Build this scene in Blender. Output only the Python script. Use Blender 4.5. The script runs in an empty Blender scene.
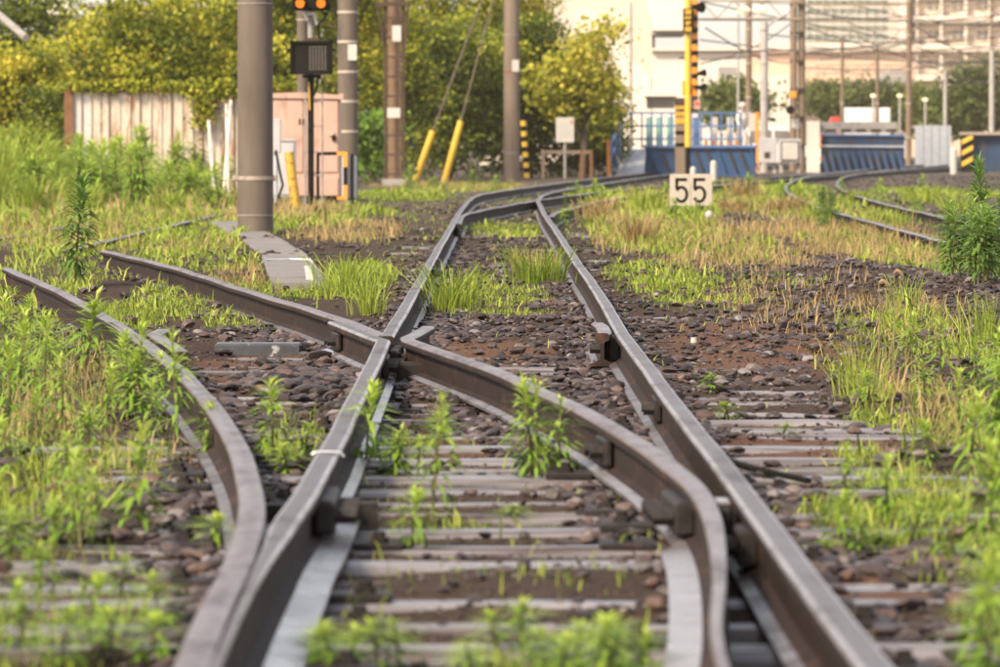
import bpy, bmesh, math, random
import numpy as np
from mathutils import Vector, Matrix

R = math.radians
random.seed(7)
rng = np.random.default_rng(11)
scene = bpy.context.scene
C = scene.collection

# ------------------------------------------------------------------ camera, sky, sun, exposure
F = 5278.0            # focal length in photo pixels (about 190 mm on full frame)
CZ = 1.02             # eye height of a crouching photographer
HY, VX = 145.0, 480.0

cam_d = bpy.data.cameras.new("camera")
cam = bpy.data.objects.new("camera", cam_d)
C.objects.link(cam)
cam_d.sensor_width = 36.0
cam_d.lens = 36.0 * F / 1000.0
cam_d.clip_start = 0.1
cam_d.clip_end = 6000
cam.location = (0, 0, CZ)
cam.rotation_euler = (R(90) - math.atan((333.5 - HY) / F), 0, -math.atan((500 - VX) / F))
cam_d.dof.use_dof = True
cam_d.dof.focus_distance = 28.5
cam_d.dof.aperture_fstop = 8.0
scene.camera = cam

SUN_EL, SUN_AZ = 40.0, 222.0      # azimuth clockwise from +Y: to the left of the camera
world = bpy.data.worlds.new("World")
scene.world = world
world.use_nodes = True
wn, wl = world.node_tree.nodes, world.node_tree.links
wn.clear()
sky = wn.new("ShaderNodeTexSky")
sky.sky_type = 'NISHITA'
sky.sun_disc = False
sky.sun_elevation = R(SUN_EL)
sky.sun_rotation = R(SUN_AZ)
sky.air_density = 1.0
sky.dust_density = 1.5
sky.ozone_density = 1.0
hsv = wn.new("ShaderNodeHueSaturation")
hsv.inputs["Saturation"].default_value = 0.38     # thin overcast: the blue is veiled
warm = wn.new("ShaderNodeMixRGB")
warm.blend_type = 'MULTIPLY'
warm.inputs[0].default_value = 1.0
warm.inputs[2].default_value = (1.0, 0.965, 0.95, 1)
bg = wn.new("ShaderNodeBackground")
bg.inputs[1].default_value = 0.11
wo = wn.new("ShaderNodeOutputWorld")
wl.new(sky.outputs[0], hsv.inputs["Color"])
wl.new(hsv.outputs[0], warm.inputs[1])
wl.new(warm.outputs[0], bg.inputs[0])
wl.new(bg.outputs[0], wo.inputs[0])

sun_d = bpy.data.lights.new("sun", 'SUN')
sun_d.energy = 2.4
sun_d.angle = R(9)
sun_d.color = (1.0, 0.86, 0.64)
sun = bpy.data.objects.new("sun", sun_d)
C.objects.link(sun)
_d = Vector((math.sin(R(SUN_AZ)) * math.cos(R(SUN_EL)), math.cos(R(SUN_AZ)) * math.cos(R(SUN_EL)), math.sin(R(SUN_EL))))
sun.rotation_euler = _d.to_track_quat('Z', 'Y').to_euler()

scene.view_settings.view_transform = 'Standard'
scene.view_settings.look = 'None'
scene.view_settings.exposure = 1.42
scene.view_settings.gamma = 1.0
scene.view_settings.use_curve_mapping = False
scene.cycles.use_denoising = True
scene.cycles.max_bounces = 6
scene.cycles.volume_bounces = 0

# ------------------------------------------------------------------ helpers
def W(px, py, Y):
    """world point seen at photo pixel (px,py) when it stands at distance Y"""
    return ((px - VX) * Y / F, Y, CZ - (py - HY) * Y / F)

def G(px, py, z=0.0):
    """point of the level z seen at a photo pixel"""
    Y = F * (CZ - z) / (py - HY)
    return ((px - VX) * Y / F, Y)

ORG = {}
def _org(o):
    return ORG.get(o.name, Vector((0, 0, 0)))

def tag(o, label=None, cat=None, group=None, kind=None):
    if label: o["label"] = label
    if cat: o["category"] = cat
    if group: o["group"] = group
    if kind: o["kind"] = kind
    return o

def thing(name, label, cat, loc, group=None):
    o = bpy.data.objects.new(name, None)
    C.objects.link(o)
    o.empty_display_size = 0.2
    o.location = loc
    ORG[o.name] = Vector(loc)
    return tag(o, label, cat, group)

class MB:
    def __init__(s):
        s.v, s.f, s.m = [], [], []
    def add(s, verts, faces, mi=0):
        n = len(s.v)
        s.v += [tuple(p) for p in verts]
        for f in faces:
            s.f.append([i + n for i in f])
            s.m.append(mi)
        return s
    def box(s, c, d, rz=0.0, mi=0, rx=0.0, ry=0.0, taper=1.0):
        hx, hy, hz = d[0] / 2, d[1] / 2, d[2] / 2
        M = Matrix.Rotation(rz, 3, 'Z') @ Matrix.Rotation(rx, 3, 'X') @ Matrix.Rotation(ry, 3, 'Y')
        vs = []
        for z in (-1, 1):
            k = taper if z > 0 else 1.0
            for x, y in ((-1, -1), (1, -1), (1, 1), (-1, 1)):
                vs.append(Vector(c) + M @ Vector((x * hx * k, y * hy * k, z * hz)))
        return s.add(vs, [(3, 2, 1, 0), (4, 5, 6, 7), (0, 1, 5, 4), (1, 2, 6, 5), (2, 3, 7, 6), (3, 0, 4, 7)], mi)
    def box2(s, a, b, mi=0):
        return s.box([(a[i] + b[i]) / 2 for i in range(3)], [abs(b[i] - a[i]) for i in range(3)], mi=mi)
    def bbox(s, c, d, bev=0.01, rz=0.0, mi=0):
        """box with chamfered vertical and top edges"""
        hx, hy, hz = d[0] / 2, d[1] / 2, d[2] / 2
        b = min(bev, hx * .9, hy * .9, hz * .9)
        M = Matrix.Rotation(rz, 3, 'Z')
        def ring(ix, iy, z, k):
            p = [(-ix + k, -iy), (ix - k, -iy), (ix, -iy + k), (ix, iy - k), (ix - k, iy), (-ix + k, iy), (-ix, iy - k), (-ix, -iy + k)]
            return [Vector(c) + M @ Vector((x, y, z)) for x, y in p]
        rs = [ring(hx - b, hy - b, -hz, b * .5), ring(hx, hy, -hz + b, b), ring(hx, hy, hz - b, b), ring(hx - b, hy - b, hz, b * .5)]
        vs = [p for r_ in rs for p in r_]
        fs = [tuple(range(7, -1, -1)), tuple(range(24, 32))]
        for k in range(3):
            for i in range(8):
                j = (i + 1) % 8
                fs.append((k * 8 + i, k * 8 + j, k * 8 + 8 + j, k * 8 + 8 + i))
        return s.add(vs, fs, mi)
    def tube(s, pts, r, n=8, mi=0, cap=True):
        pts = [Vector(p) for p in pts]
        rr = r if isinstance(r, (list, tuple)) else [r] * len(pts)
        vs, fs = [], []
        prev = None
        for i, p in enumerate(pts):
            t = (pts[min(i + 1, len(pts) - 1)] - pts[max(i - 1, 0)]).normalized()
            if prev is None:
                a = Vector((0, 0, 1)) if abs(t.z) < .9 else Vector((0, 1, 0))
                u = t.cross(a).normalized()
            else:
                u = (prev - t * prev.dot(t)).normalized()
            prev = u
            w = t.cross(u)
            for k in range(n):
                q = 2 * math.pi * k / n
                vs.append(p + (u * math.cos(q) + w * math.sin(q)) * rr[i])
        for i in range(len(pts) - 1):
            for k in range(n):
                j = (k + 1) % n
                fs.append((i * n + k, i * n + j, i * n + n + j, i * n + n + k))
        if cap:
            fs.append(tuple(range(n - 1, -1, -1)))
            b = (len(pts) - 1) * n
            fs.append(tuple(range(b, b + n)))
        return s.add(vs, fs, mi)
    def bar(s, a, b, w, h=None, mi=0):
        """rectangular bar between two points"""
        h = h or w
        a, b = Vector(a), Vector(b)
        t = (b - a).normalized()
        up = Vector((0, 0, 1)) if abs(t.z) < .95 else Vector((0, 1, 0))
        u = t.cross(up).normalized() * (w / 2)
        v = u.cross(t).normalized() * (h / 2)
        vs = [a - u - v, a + u - v, a + u + v, a - u + v, b - u - v, b + u - v, b + u + v, b - u + v]
        return s.add(vs, [(3, 2, 1, 0), (4, 5, 6, 7), (0, 1, 5, 4), (1, 2, 6, 5), (2, 3, 7, 6), (3, 0, 4, 7)], mi)
    def ball(s, c, r, n=10, mi=0, sc=(1, 1, 1)):
        vs, fs = [], []
        m = max(4, n // 2)
        for i in range(1, m):
            th = math.pi * i / m
            for k in range(n):
                q = 2 * math.pi * k / n
                vs.append((c[0] + r * sc[0] * math.sin(th) * math.cos(q), c[1] + r * sc[1] * math.sin(th) * math.sin(q), c[2] + r * sc[2] * math.cos(th)))
        for i in range(m - 2):
            for k in range(n):
                j = (k + 1) % n
                fs.append((i * n + k, i * n + n + k, i * n + n + j, i * n + j))
        t = len(vs)
        vs += [(c[0], c[1], c[2] + r * sc[2]), (c[0], c[1], c[2] - r * sc[2])]
        for k in range(n):
            j = (k + 1) % n
            fs.append((t, k, j))
            fs.append((t + 1, (m - 2) * n + j, (m - 2) * n + k))
        return s.add(vs, fs, mi)
    def poly(s, pts_xz, y0, y1, mi=0):
        """prism: outline in XZ, from y0 to y1"""
        n = len(pts_xz)
        vs = [(x, y0, z) for x, z in pts_xz] + [(x, y1, z) for x, z in pts_xz]
        fs = [tuple(range(n)), tuple(range(2 * n - 1, n - 1, -1))]
        for i in range(n):
            j = (i + 1) % n
            fs.append((j, i, n + i, n + j))
        return s.add(vs, fs, mi)
    def mesh(s, name, mats, org=Vector((0, 0, 0)), smooth=None):
        me = bpy.data.meshes.new(name)
        me.from_pydata([(p[0] - org[0], p[1] - org[1], p[2] - org[2]) for p in s.v], [], s.f)
        if not isinstance(mats, (list, tuple)): mats = [mats]
        for m in mats: me.materials.append(m)
        if len(mats) > 1:
            me.polygons.foreach_set("material_index", s.m)
        bm = bmesh.new(); bm.from_mesh(me)
        bmesh.ops.recalc_face_normals(bm, faces=bm.faces)
        bm.to_mesh(me); bm.free()
        if smooth is not None:
            me.polygons.foreach_set("use_smooth", [True] * len(me.polygons))
            me.set_sharp_from_angle(angle=R(smooth))
        me.update()
        return me
    def build(s, name, mats, parent=None, smooth=None, loc=None):
        org = Vector(loc) if loc is not None else (_org(parent) if parent else Vector((0, 0, 0)))
        me = s.mesh(name, mats, org, smooth)
        o = bpy.data.objects.new(name, me)
        C.objects.link(o)
        if parent:
            o.parent = parent
            ORG[o.name] = org
            if loc is not None: o.location = org - _org(parent)
        else:
            o.location = org
            ORG[o.name] = org
        return o

def copy_tree(o, parent=None):
    c = o.copy(); C.objects.link(c); c.parent = parent
    for ch in list(o.children): copy_tree(ch, c)
    return c

# value noise ------------------------------------------------------
_perm = rng.random((256, 256))
def vn(x, y, sc=1.0, sx=0, sy=0):
    x = np.asarray(x, float) * sc + sx * 37.7; y = np.asarray(y, float) * sc + sy * 19.3
    xi = np.floor(x).astype(int); yi = np.floor(y).astype(int)
    fx = x - xi; fy = y - yi
    fx = fx * fx * (3 - 2 * fx); fy = fy * fy * (3 - 2 * fy)
    a = _perm[xi % 256, yi % 256]; b = _perm[(xi + 1) % 256, yi % 256]
    c = _perm[xi % 256, (yi + 1) % 256]; d = _perm[(xi + 1) % 256, (yi + 1) % 256]
    return (a * (1 - fx) + b * fx) * (1 - fy) + (c * (1 - fx) + d * fx) * fy

# ------------------------------------------------------------------ materials
MATS = {}
def nmat(name):
    m = bpy.data.materials.new(name); m.use_nodes = True
    n, l = m.node_tree.nodes, m.node_tree.links
    b = n["Principled BSDF"]
    MATS[name] = m
    return m, n, l, b

def pmat(name, c1, c2=None, scale=6.0, rough=.7, metal=0.0, bump=.0, stretch=(1, 1, 1), c3=None, c3scale=2.0, c3at=.6, rough2=None, detail=5.0, bdist=.01, spec=.5):
    """two noise tones, an optional third in blotches, optional fine bump; world-position coordinates"""
    m, n, l, b = nmat(name)
    g = n.new("ShaderNodeNewGeometry")
    mp = n.new("ShaderNodeMapping"); mp.inputs["Scale"].default_value = stretch
    l.new(g.outputs["Position"], mp.inputs[0])
    no = n.new("ShaderNodeTexNoise"); no.inputs["Scale"].default_value = scale; no.inputs["Detail"].default_value = detail
    no.inputs["Roughness"].default_value = .65
    l.new(mp.outputs[0], no.inputs["Vector"])
    rp = n.new("ShaderNodeValToRGB")
    rp.color_ramp.elements[0].position = .3; rp.color_ramp.elements[1].position = .7
    c2 = c2 or tuple(x * .75 for x in c1)
    rp.color_ramp.elements[0].color = (*c1, 1); rp.color_ramp.elements[1].color = (*c2, 1)
    l.new(no.outputs[0], rp.inputs[0])
    out = rp.outputs[0]
    if c3:
        n2 = n.new("ShaderNodeTexNoise"); n2.inputs["Scale"].default_value = c3scale; n2.inputs["Detail"].default_value = 6
        n2.inputs["Roughness"].default_value = .7
        l.new(mp.outputs[0], n2.inputs["Vector"])
        r2 = n.new("ShaderNodeValToRGB")
        r2.color_ramp.elements[0].position = c3at - .06; r2.color_ramp.elements[1].position = c3at + .06
        l.new(n2.outputs[0], r2.inputs[0])
        mx = n.new("ShaderNodeMixRGB"); mx.inputs[2].default_value = (*c3, 1)
        l.new(r2.outputs[0], mx.inputs[0]); l.new(out, mx.inputs[1])
        out = mx.outputs[0]
    l.new(out, b.inputs["Base Color"])
    b.inputs["Roughness"].default_value = rough
    b.inputs["Metallic"].default_value = metal
    b.inputs["Specular IOR Level"].default_value = spec
    if rough2 is not None:
        mr = n.new("ShaderNodeMapRange"); mr.inputs[1].default_value = .3; mr.inputs[2].default_value = .7
        mr.inputs[3].default_value = rough; mr.inputs[4].default_value = rough2
        l.new(no.outputs[0], mr.inputs[0]); l.new(mr.outputs[0], b.inputs["Roughness"])
    if bump:
        bu = n.new("ShaderNodeBump"); bu.inputs["Strength"].default_value = bump; bu.inputs["Distance"].default_value = bdist
        l.new(no.outputs[0], bu.inputs["Height"]); l.new(bu.outputs[0], b.inputs["Normal"])
    return m

def leafmat(name, stops, trans=.3, rough=.55):
    """colour from the per-leaf attribute 'tint'"""
    m, n, l, b = nmat(name)
    a = n.new("ShaderNodeAttribute"); a.attribute_name = "tint"
    rp = n.new("ShaderNodeValToRGB")
    while len(rp.color_ramp.elements) < len(stops): rp.color_ramp.elements.new(.5)
    for e, (p, c) in zip(rp.color_ramp.elements, stops):
        e.position = p; e.color = (*c, 1)
    l.new(a.outputs["Fac"], rp.inputs[0])
    l.new(rp.outputs[0], b.inputs["Base Color"])
    b.inputs["Roughness"].default_value = rough
    b.inputs["Specular IOR Level"].default_value = .3
    t = n.new("ShaderNodeBsdfTranslucent")
    l.new(rp.outputs[0], t.inputs[0])
    mx = n.new("ShaderNodeMixShader"); mx.inputs[0].default_value = trans
    l.new(b.outputs[0], mx.inputs[1]); l.new(t.outputs[0], mx.inputs[2])
    l.new(mx.outputs[0], n["Material Output"].inputs[0])
    return m

def lampmat(name, c, s):
    m, n, l, b = nmat(name)
    b.inputs["Base Color"].default_value = (*c, 1)
    b.inputs["Emission Color"].default_value = (*c, 1)
    b.inputs["Emission Strength"].default_value = s
    return m

M = {}
M['rust'] = pmat('rail_rust', (.013, .0075, .006), (.036, .020, .016), 18, .7, 0, .7, (1, .6, 1), (.075, .036, .021), 7, .61, .85, bdist=.004, spec=.25)
M['head'] = pmat('rail_head_brown', (.095, .060, .056), (.155, .105, .102), 9, .28, .15, .14, (1, .35, 1), (.055, .030, .024), 9, .57, .45, bdist=.003)
M['shine'] = pmat('rail_head_worn', (.24, .20, .20), (.36, .31, .305), 7, .22, .65, .08, (1, .25, 1), (.09, .060, .054), 8, .56, .40, bdist=.003)
M['dull'] = pmat('rail_head_dull_band', (.062, .046, .044), (.105, .082, .080), 8, .36, .15, .10, (1, .25, 1), (.050, .034, .030), 8, .60, .5, bdist=.003, spec=.45)
M['foot'] = pmat('rail_foot', (.075, .055, .052), (.16, .13, .13), 9, .3, .1, .3, (1, 1, 1), (.04, .024, .019), 7, .50, .55)
M['plate'] = pmat('blade_foot', (.19, .165, .17), (.27, .24, .245), 9, .22, .35, .15, (1, .5, 1), (.12, .075, .06), 7, .62, .4)
M['iron'] = pmat('dark_iron', (.010, .007, .006), (.024, .016, .014), 25, .6, 0, .5, c3=(.05, .027, .018), c3scale=14, c3at=.62, spec=.35)
M['tie'] = pmat('weathered_sleeper', (.10, .086, .086), (.29, .265, .275), 9, .22, 0, .22, (.15, 5, 1), (.05, .031, .023), 2.4, .53, .34, bdist=.004)
M['stone'] = None
# stones: tone per object / per stone
def stonemat():
    m, n, l, b = nmat('ballast_stone')
    a = n.new("ShaderNodeAttribute"); a.attribute_name = "tint"
    rp = n.new("ShaderNodeValToRGB")
    st = [(0, (.016, .012, .012)), (.35, (.044, .031, .029)), (.6, (.078, .056, .053)), (.82, (.110, .066, .050)), (1, (.21, .18, .175))]
    while len(rp.color_ramp.elements) < len(st): rp.color_ramp.elements.new(.5)
    for e, (p, c) in zip(rp.color_ramp.elements, st): e.position = p; e.color = (*c, 1)
    l.new(a.outputs["Fac"], rp.inputs[0])
    g = n.new("ShaderNodeNewGeometry")
    no = n.new("ShaderNodeTexNoise"); no.inputs["Scale"].default_value = 45; no.inputs["Detail"].default_value = 5
    l.new(g.outputs["Position"], no.inputs["Vector"])
    mr = n.new("ShaderNodeMapRange"); mr.inputs[3].default_value = .65; mr.inputs[4].default_value = 1.35
    l.new(no.outputs[0], mr.inputs[0])
    mx = n.new("ShaderNodeMixRGB"); mx.blend_type = 'MULTIPLY'; mx.inputs[0].default_value = 1
    l.new(rp.outputs[0], mx.inputs[1]); l.new(mr.outputs[0], mx.inputs[2])
    l.new(mx.outputs[0], b.inputs["Base Color"])
    b.inputs["Roughness"].default_value = .45
    b.inputs["Specular IOR Level"].default_value = .28
    bu = n.new("ShaderNodeBump"); bu.inputs["Strength"].default_value = .4; bu.inputs["Distance"].default_value = .006
    l.new(no.outputs[0], bu.inputs["Height"]); l.new(bu.outputs[0], b.inputs["Normal"])
    return m
M['stone'] = stonemat()

def groundmat():
    m, n, l, b = nmat('trackbed_soil')
    g = n.new("ShaderNodeNewGeometry")
    def noise(sc, det=6, ro=.65):
        t = n.new("ShaderNodeTexNoise"); t.inputs["Scale"].default_value = sc; t.inputs["Detail"].default_value = det
        t.inputs["Roughness"].default_value = ro
        l.new(g.outputs["Position"], t.inputs["Vector"]); return t
    def ramp(src, a, c0, e, c1):
        rp = n.new("ShaderNodeValToRGB")
        rp.color_ramp.elements[0].position = a; rp.color_ramp.elements[1].position = e
        rp.color_ramp.elements[0].color = (*c0, 1); rp.color_ramp.elements[1].color = (*c1, 1)
        l.new(src, rp.inputs[0]); return rp.outputs[0]
    def mix(f, a, c):
        mx = n.new("ShaderNodeMixRGB"); l.new(f, mx.inputs[0]); l.new(a, mx.inputs[1]); l.new(c, mx.inputs[2]); return mx.outputs[0]
    fine = noise(55); mid = noise(9); grit = noise(160, 3)
    dirt = ramp(fine.outputs[0], .3, (.024, .014, .011), .72, (.080, .048, .036))
    red = ramp(grit.outputs[0], .32, (.055, .026, .017), .68, (.17, .085, .055))
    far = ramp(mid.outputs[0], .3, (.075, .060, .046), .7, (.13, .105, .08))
    green = ramp(fine.outputs[0], .3, (.05, .07, .016), .7, (.15, .17, .04))
    ar = n.new("ShaderNodeAttribute"); ar.attribute_name = "red"
    ag = n.new("ShaderNodeAttribute"); ag.attribute_name = "green"
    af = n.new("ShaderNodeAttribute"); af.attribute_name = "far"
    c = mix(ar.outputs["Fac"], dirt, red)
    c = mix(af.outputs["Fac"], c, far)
    # moss and seedlings break up along a noise edge
    mm = n.new("ShaderNodeMath"); mm.operation = 'MULTIPLY_ADD'
    l.new(mid.outputs[0], mm.inputs[0]); mm.inputs[1].default_value = 1.6; mm.inputs[2].default_value = -.55
    m2 = n.new("ShaderNodeMath"); m2.operation = 'MULTIPLY'; m2.use_clamp = True
    l.new(mm.outputs[0], m2.inputs[0]); l.new(ag.outputs["Fac"], m2.inputs[1])
    c = mix(m2.outputs[0], c, green)
    l.new(c, b.inputs["Base Color"])
    b.inputs["Roughness"].default_value = .85
    b.inputs["Specular IOR Level"].default_value = .12
    bu = n.new("ShaderNodeBump"); bu.inputs["Strength"].default_value = .7; bu.inputs["Distance"].default_value = .012
    l.new(fine.outputs[0], bu.inputs["Height"]); l.new(bu.outputs[0], b.inputs["Normal"])
    return m
M['ground'] = groundmat()

M['grass'] = leafmat('grass_blade', [(0, (.09, .13, .014)), (.35, (.23, .31, .035)), (.7, (.42, .47, .07)), (1, (.58, .52, .16))], .35)
M['dry'] = leafmat('dry_grass_blade', [(0, (.16, .15, .04)), (.4, (.38, .27, .11)), (.75, (.46, .30, .14)), (1, (.52, .40, .22))], .3)
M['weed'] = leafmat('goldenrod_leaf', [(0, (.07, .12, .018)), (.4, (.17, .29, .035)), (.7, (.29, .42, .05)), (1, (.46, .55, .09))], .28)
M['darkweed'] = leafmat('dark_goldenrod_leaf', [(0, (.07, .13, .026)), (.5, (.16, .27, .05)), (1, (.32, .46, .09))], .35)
M['stem'] = pmat('weed_stem', (.16, .17, .05), (.20, .14, .06), 12, .7)
M['drystem'] = pmat('dry_stem', (.22, .13, .07), (.3, .2, .1), 12, .8)
M['bush'] = leafmat('shrub_leaf', [(0, (.030, .050, .006)), (.3, (.13, .165, .014)), (.6, (.42, .42, .03)), (1, (.90, .72, .11))], .42)
M['bush2'] = leafmat('olive_shrub_leaf', [(0, (.026, .044, .008)), (.35, (.11, .15, .016)), (.65, (.34, .37, .03)), (1, (.74, .64, .09))], .42)
M['yleaf'] = leafmat('yellow_shrub_leaf', [(0, (.10, .13, .012)), (.4, (.32, .32, .03)), (.8, (.68, .58, .08)), (1, (.85, .70, .16))], .4)
M['farleaf'] = leafmat('far_tree_leaf', [(0, (.04, .06, .015)), (.5, (.11, .14, .03)), (1, (.26, .27, .06))], .3)
M['bark'] = pmat('bark', (.07, .05, .035), (.12, .09, .06), 8, .9)
M['concrete'] = pmat('pole_concrete', (.10, .074, .055), (.15, .115, .088), 3.5, .85, 0, .15, (1, 1, .25), (.075, .056, .044), 2.0, .62)
M['concrete_lt'] = pmat('pale_concrete', (.24, .21, .19), (.33, .30, .27), 5, .8, 0, .2, c3=(.16, .13, .11), c3scale=3, c3at=.62)
M['trough'] = pmat('trough_concrete', (.15, .135, .125), (.21, .19, .18), 6, .65, 0, .2, c3=(.13, .11, .1), c3scale=3, c3at=.6)
M['band'] = pmat('pale_band', (.40, .33, .26), (.47, .40, .32), 12, .6)
M['rustband'] = pmat('rusty_steel_band', (.28, .2, .15), (.45, .38, .32), 9, .6, .3)
M['wood'] = pmat('old_wood', (.15, .105, .075), (.22, .165, .12), 6, .8, 0, .3, (1, 1, .12))
M['black'] = pmat('black_paint', (.007, .006, .006), (.013, .012, .010), 12, .8, spec=.12)
M['matblack'] = pmat('matt_black_screen', (.008, .007, .006), (.02, .018, .016), 2.2, .9, spec=.08)
M['pink'] = pmat('salmon_cabinet_paint', (.46, .275, .205), (.54, .34, .26), 2.5, .55, c3=(.36, .20, .14), c3scale=4, c3at=.60, stretch=(1, 1, .3))
M['greybox'] = pmat('grey_box_paint', (.40, .37, .36), (.48, .45, .43), 3, .5, c3=(.28, .22, .18), c3scale=5, c3at=.68)
M['yellow'] = pmat('yellow_plastic', (.72, .40, .03), (.80, .47, .05), 5, .5)
M['orange'] = pmat('orange_paint', (.80, .26, .015), (.86, .31, .02), 5, .5)
M['rustyyellow'] = pmat('rusty_yellow_paint', (.60, .36, .04), (.50, .28, .03), 7, .6, c3=(.12, .06, .03), c3scale=14, c3at=.58)
M['white'] = pmat('white_paint', (.46, .42, .37), (.55, .50, .45), 5, .5, c3=(.45, .36, .28), c3scale=6, c3at=.70)
M['whiterust'] = pmat('white_rusty_paint', (.78, .73, .66), (.70, .62, .53), 5, .6, c3=(.28, .12, .05), c3scale=6, c3at=.62, stretch=(1, 1, .6))
M['fence'] = pmat('faded_sheet_steel', (.54, .44, .34), (.64, .54, .43), 2.2, .6, .1, c3=(.28, .13, .06), c3scale=2.2, c3at=.555, stretch=(2.0, 2.0, .35))
M['fencepatch'] = pmat('white_patch', (.50, .45, .42), (.58, .52, .48), 3, .6, c3=(.42, .27, .2), c3scale=4, c3at=.62)
M['rustpost'] = pmat('rusty_steel', (.14, .06, .028), (.22, .10, .045), 6, .8, .1, .3)
M['rustplate'] = pmat('orange_brown_plate', (.17, .10, .06), (.26, .16, .095), 3, .8)
M['lattice'] = pmat('brown_lattice_steel', (.05, .030, .021), (.09, .054, .036), 5, .7, .1, spec=.3)
M['blue'] = pmat('blue_girder_paint', (.028, .066, .155), (.042, .095, .20), 3, .6, c3=(.07, .06, .06), c3scale=2.4, c3at=.62, stretch=(1, 1, .5), spec=.3)
M['navy'] = pmat('dull_navy_paint', (.022, .044, .095), (.036, .068, .135), 3, .65, c3=(.06, .05, .045), c3scale=2.4, c3at=.56, stretch=(1, 1, .5), spec=.3)
M['bluerail'] = pmat('blue_rail_paint', (.07, .13, .28), (.10, .17, .33), 4, .6)
M['steel'] = pmat('galvanised_steel', (.42, .43, .45), (.52, .52, .53), 5, .45, .4)
M['cream'] = pmat('cream_wall', (.66, .56, .45), (.71, .61, .50), .25, .8)
M['cream2'] = pmat('cream_wall_shaded', (.56, .47, .385), (.61, .52, .43), .25, .8)  # darker copy of the cream wall, its shadow side put into the colour
M['peach'] = pmat('peach_wall', (.62, .40, .28), (.67, .45, .32), .2, .8)
M['ivory'] = pmat('ivory_wall', (.68, .58, .47), (.74, .64, .53), .3, .8)
M['aptwall'] = pmat('apartment_wall', (.60, .48, .38), (.68, .55, .44), .3, .8)
M['window'] = pmat('window_glass', (.16, .14, .13), (.22, .2, .18), .5, .12)
M['greenglass'] = pmat('green_glass', (.30, .33, .27), (.38, .40, .33), .15, .2)
M['mullion'] = pmat('pale_mullion', (.48, .44, .37), (.54, .5, .43), .5, .6)
M['greyroof'] = pmat('grey_roof', (.28, .25, .23), (.35, .31, .28), .6, .7)
M['fpole'] = pmat('brown_far_pole', (.17, .115, .075), (.23, .16, .105), 2, .8)
M['gpole'] = pmat('grey_far_pole', (.34, .30, .27), (.42, .38, .34), 2, .7)
M['gantry'] = pmat('tan_gantry_steel', (.26, .19, .13), (.33, .25, .175), 2, .8)
M['wire'] = pmat('wire', (.14, .10, .075), (.18, .13, .1), 2, .6)
M['red'] = pmat('red_paint', (.5, .05, .035), (.56, .07, .05), 2, .5)
M['skin'] = pmat('skin', (.45, .27, .19), (.5, .31, .22), 8, .6)
M['cloth'] = pmat('pale_workwear', (.62, .56, .5), (.7, .64, .58), 6, .8)
M['darkcloth'] = pmat('dark_trousers', (.04, .035, .035), (.06, .05, .05), 6, .9)
M['tyre'] = pmat('tyre', (.02, .02, .02), (.03, .03, .03), 6, .8)
M['carwhite'] = pmat('white_car_paint', (.72, .70, .68), (.76, .74, .72), 1, .25)
M['paintflake'] = pmat('flaking_white_paint', (.045, .045, .048), (.08, .08, .085), 12, .4, c3=(.6, .58, .56), c3scale=13, c3at=.66)
M['teal'] = pmat('green_glass_panel', (.20, .38, .33), (.26, .44, .39), 2, .3)
M['amber'] = lampmat('lit_amber_lens', (1.0, .22, .01), .42)
M['warmlamp'] = lampmat('lit_warm_lamp', (1.0, .72, .44), .3)
M['dots'] = pmat('unlit_led_dots', (.22, .185, .15), (.26, .22, .18), 12, .6)

# ------------------------------------------------------------------ where things grow: ellipses on the ground (x, y, rx, ry)
def patch(px, py, rx, ry):
    X, Y = G(px, py)
    y0 = G(px, py + ry)[1]; y1 = G(px, max(py - ry, HY + 12))[1]
    return (X, (y0 + y1) / 2, rx * Y / F, (y1 - y0) / 2)

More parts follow.
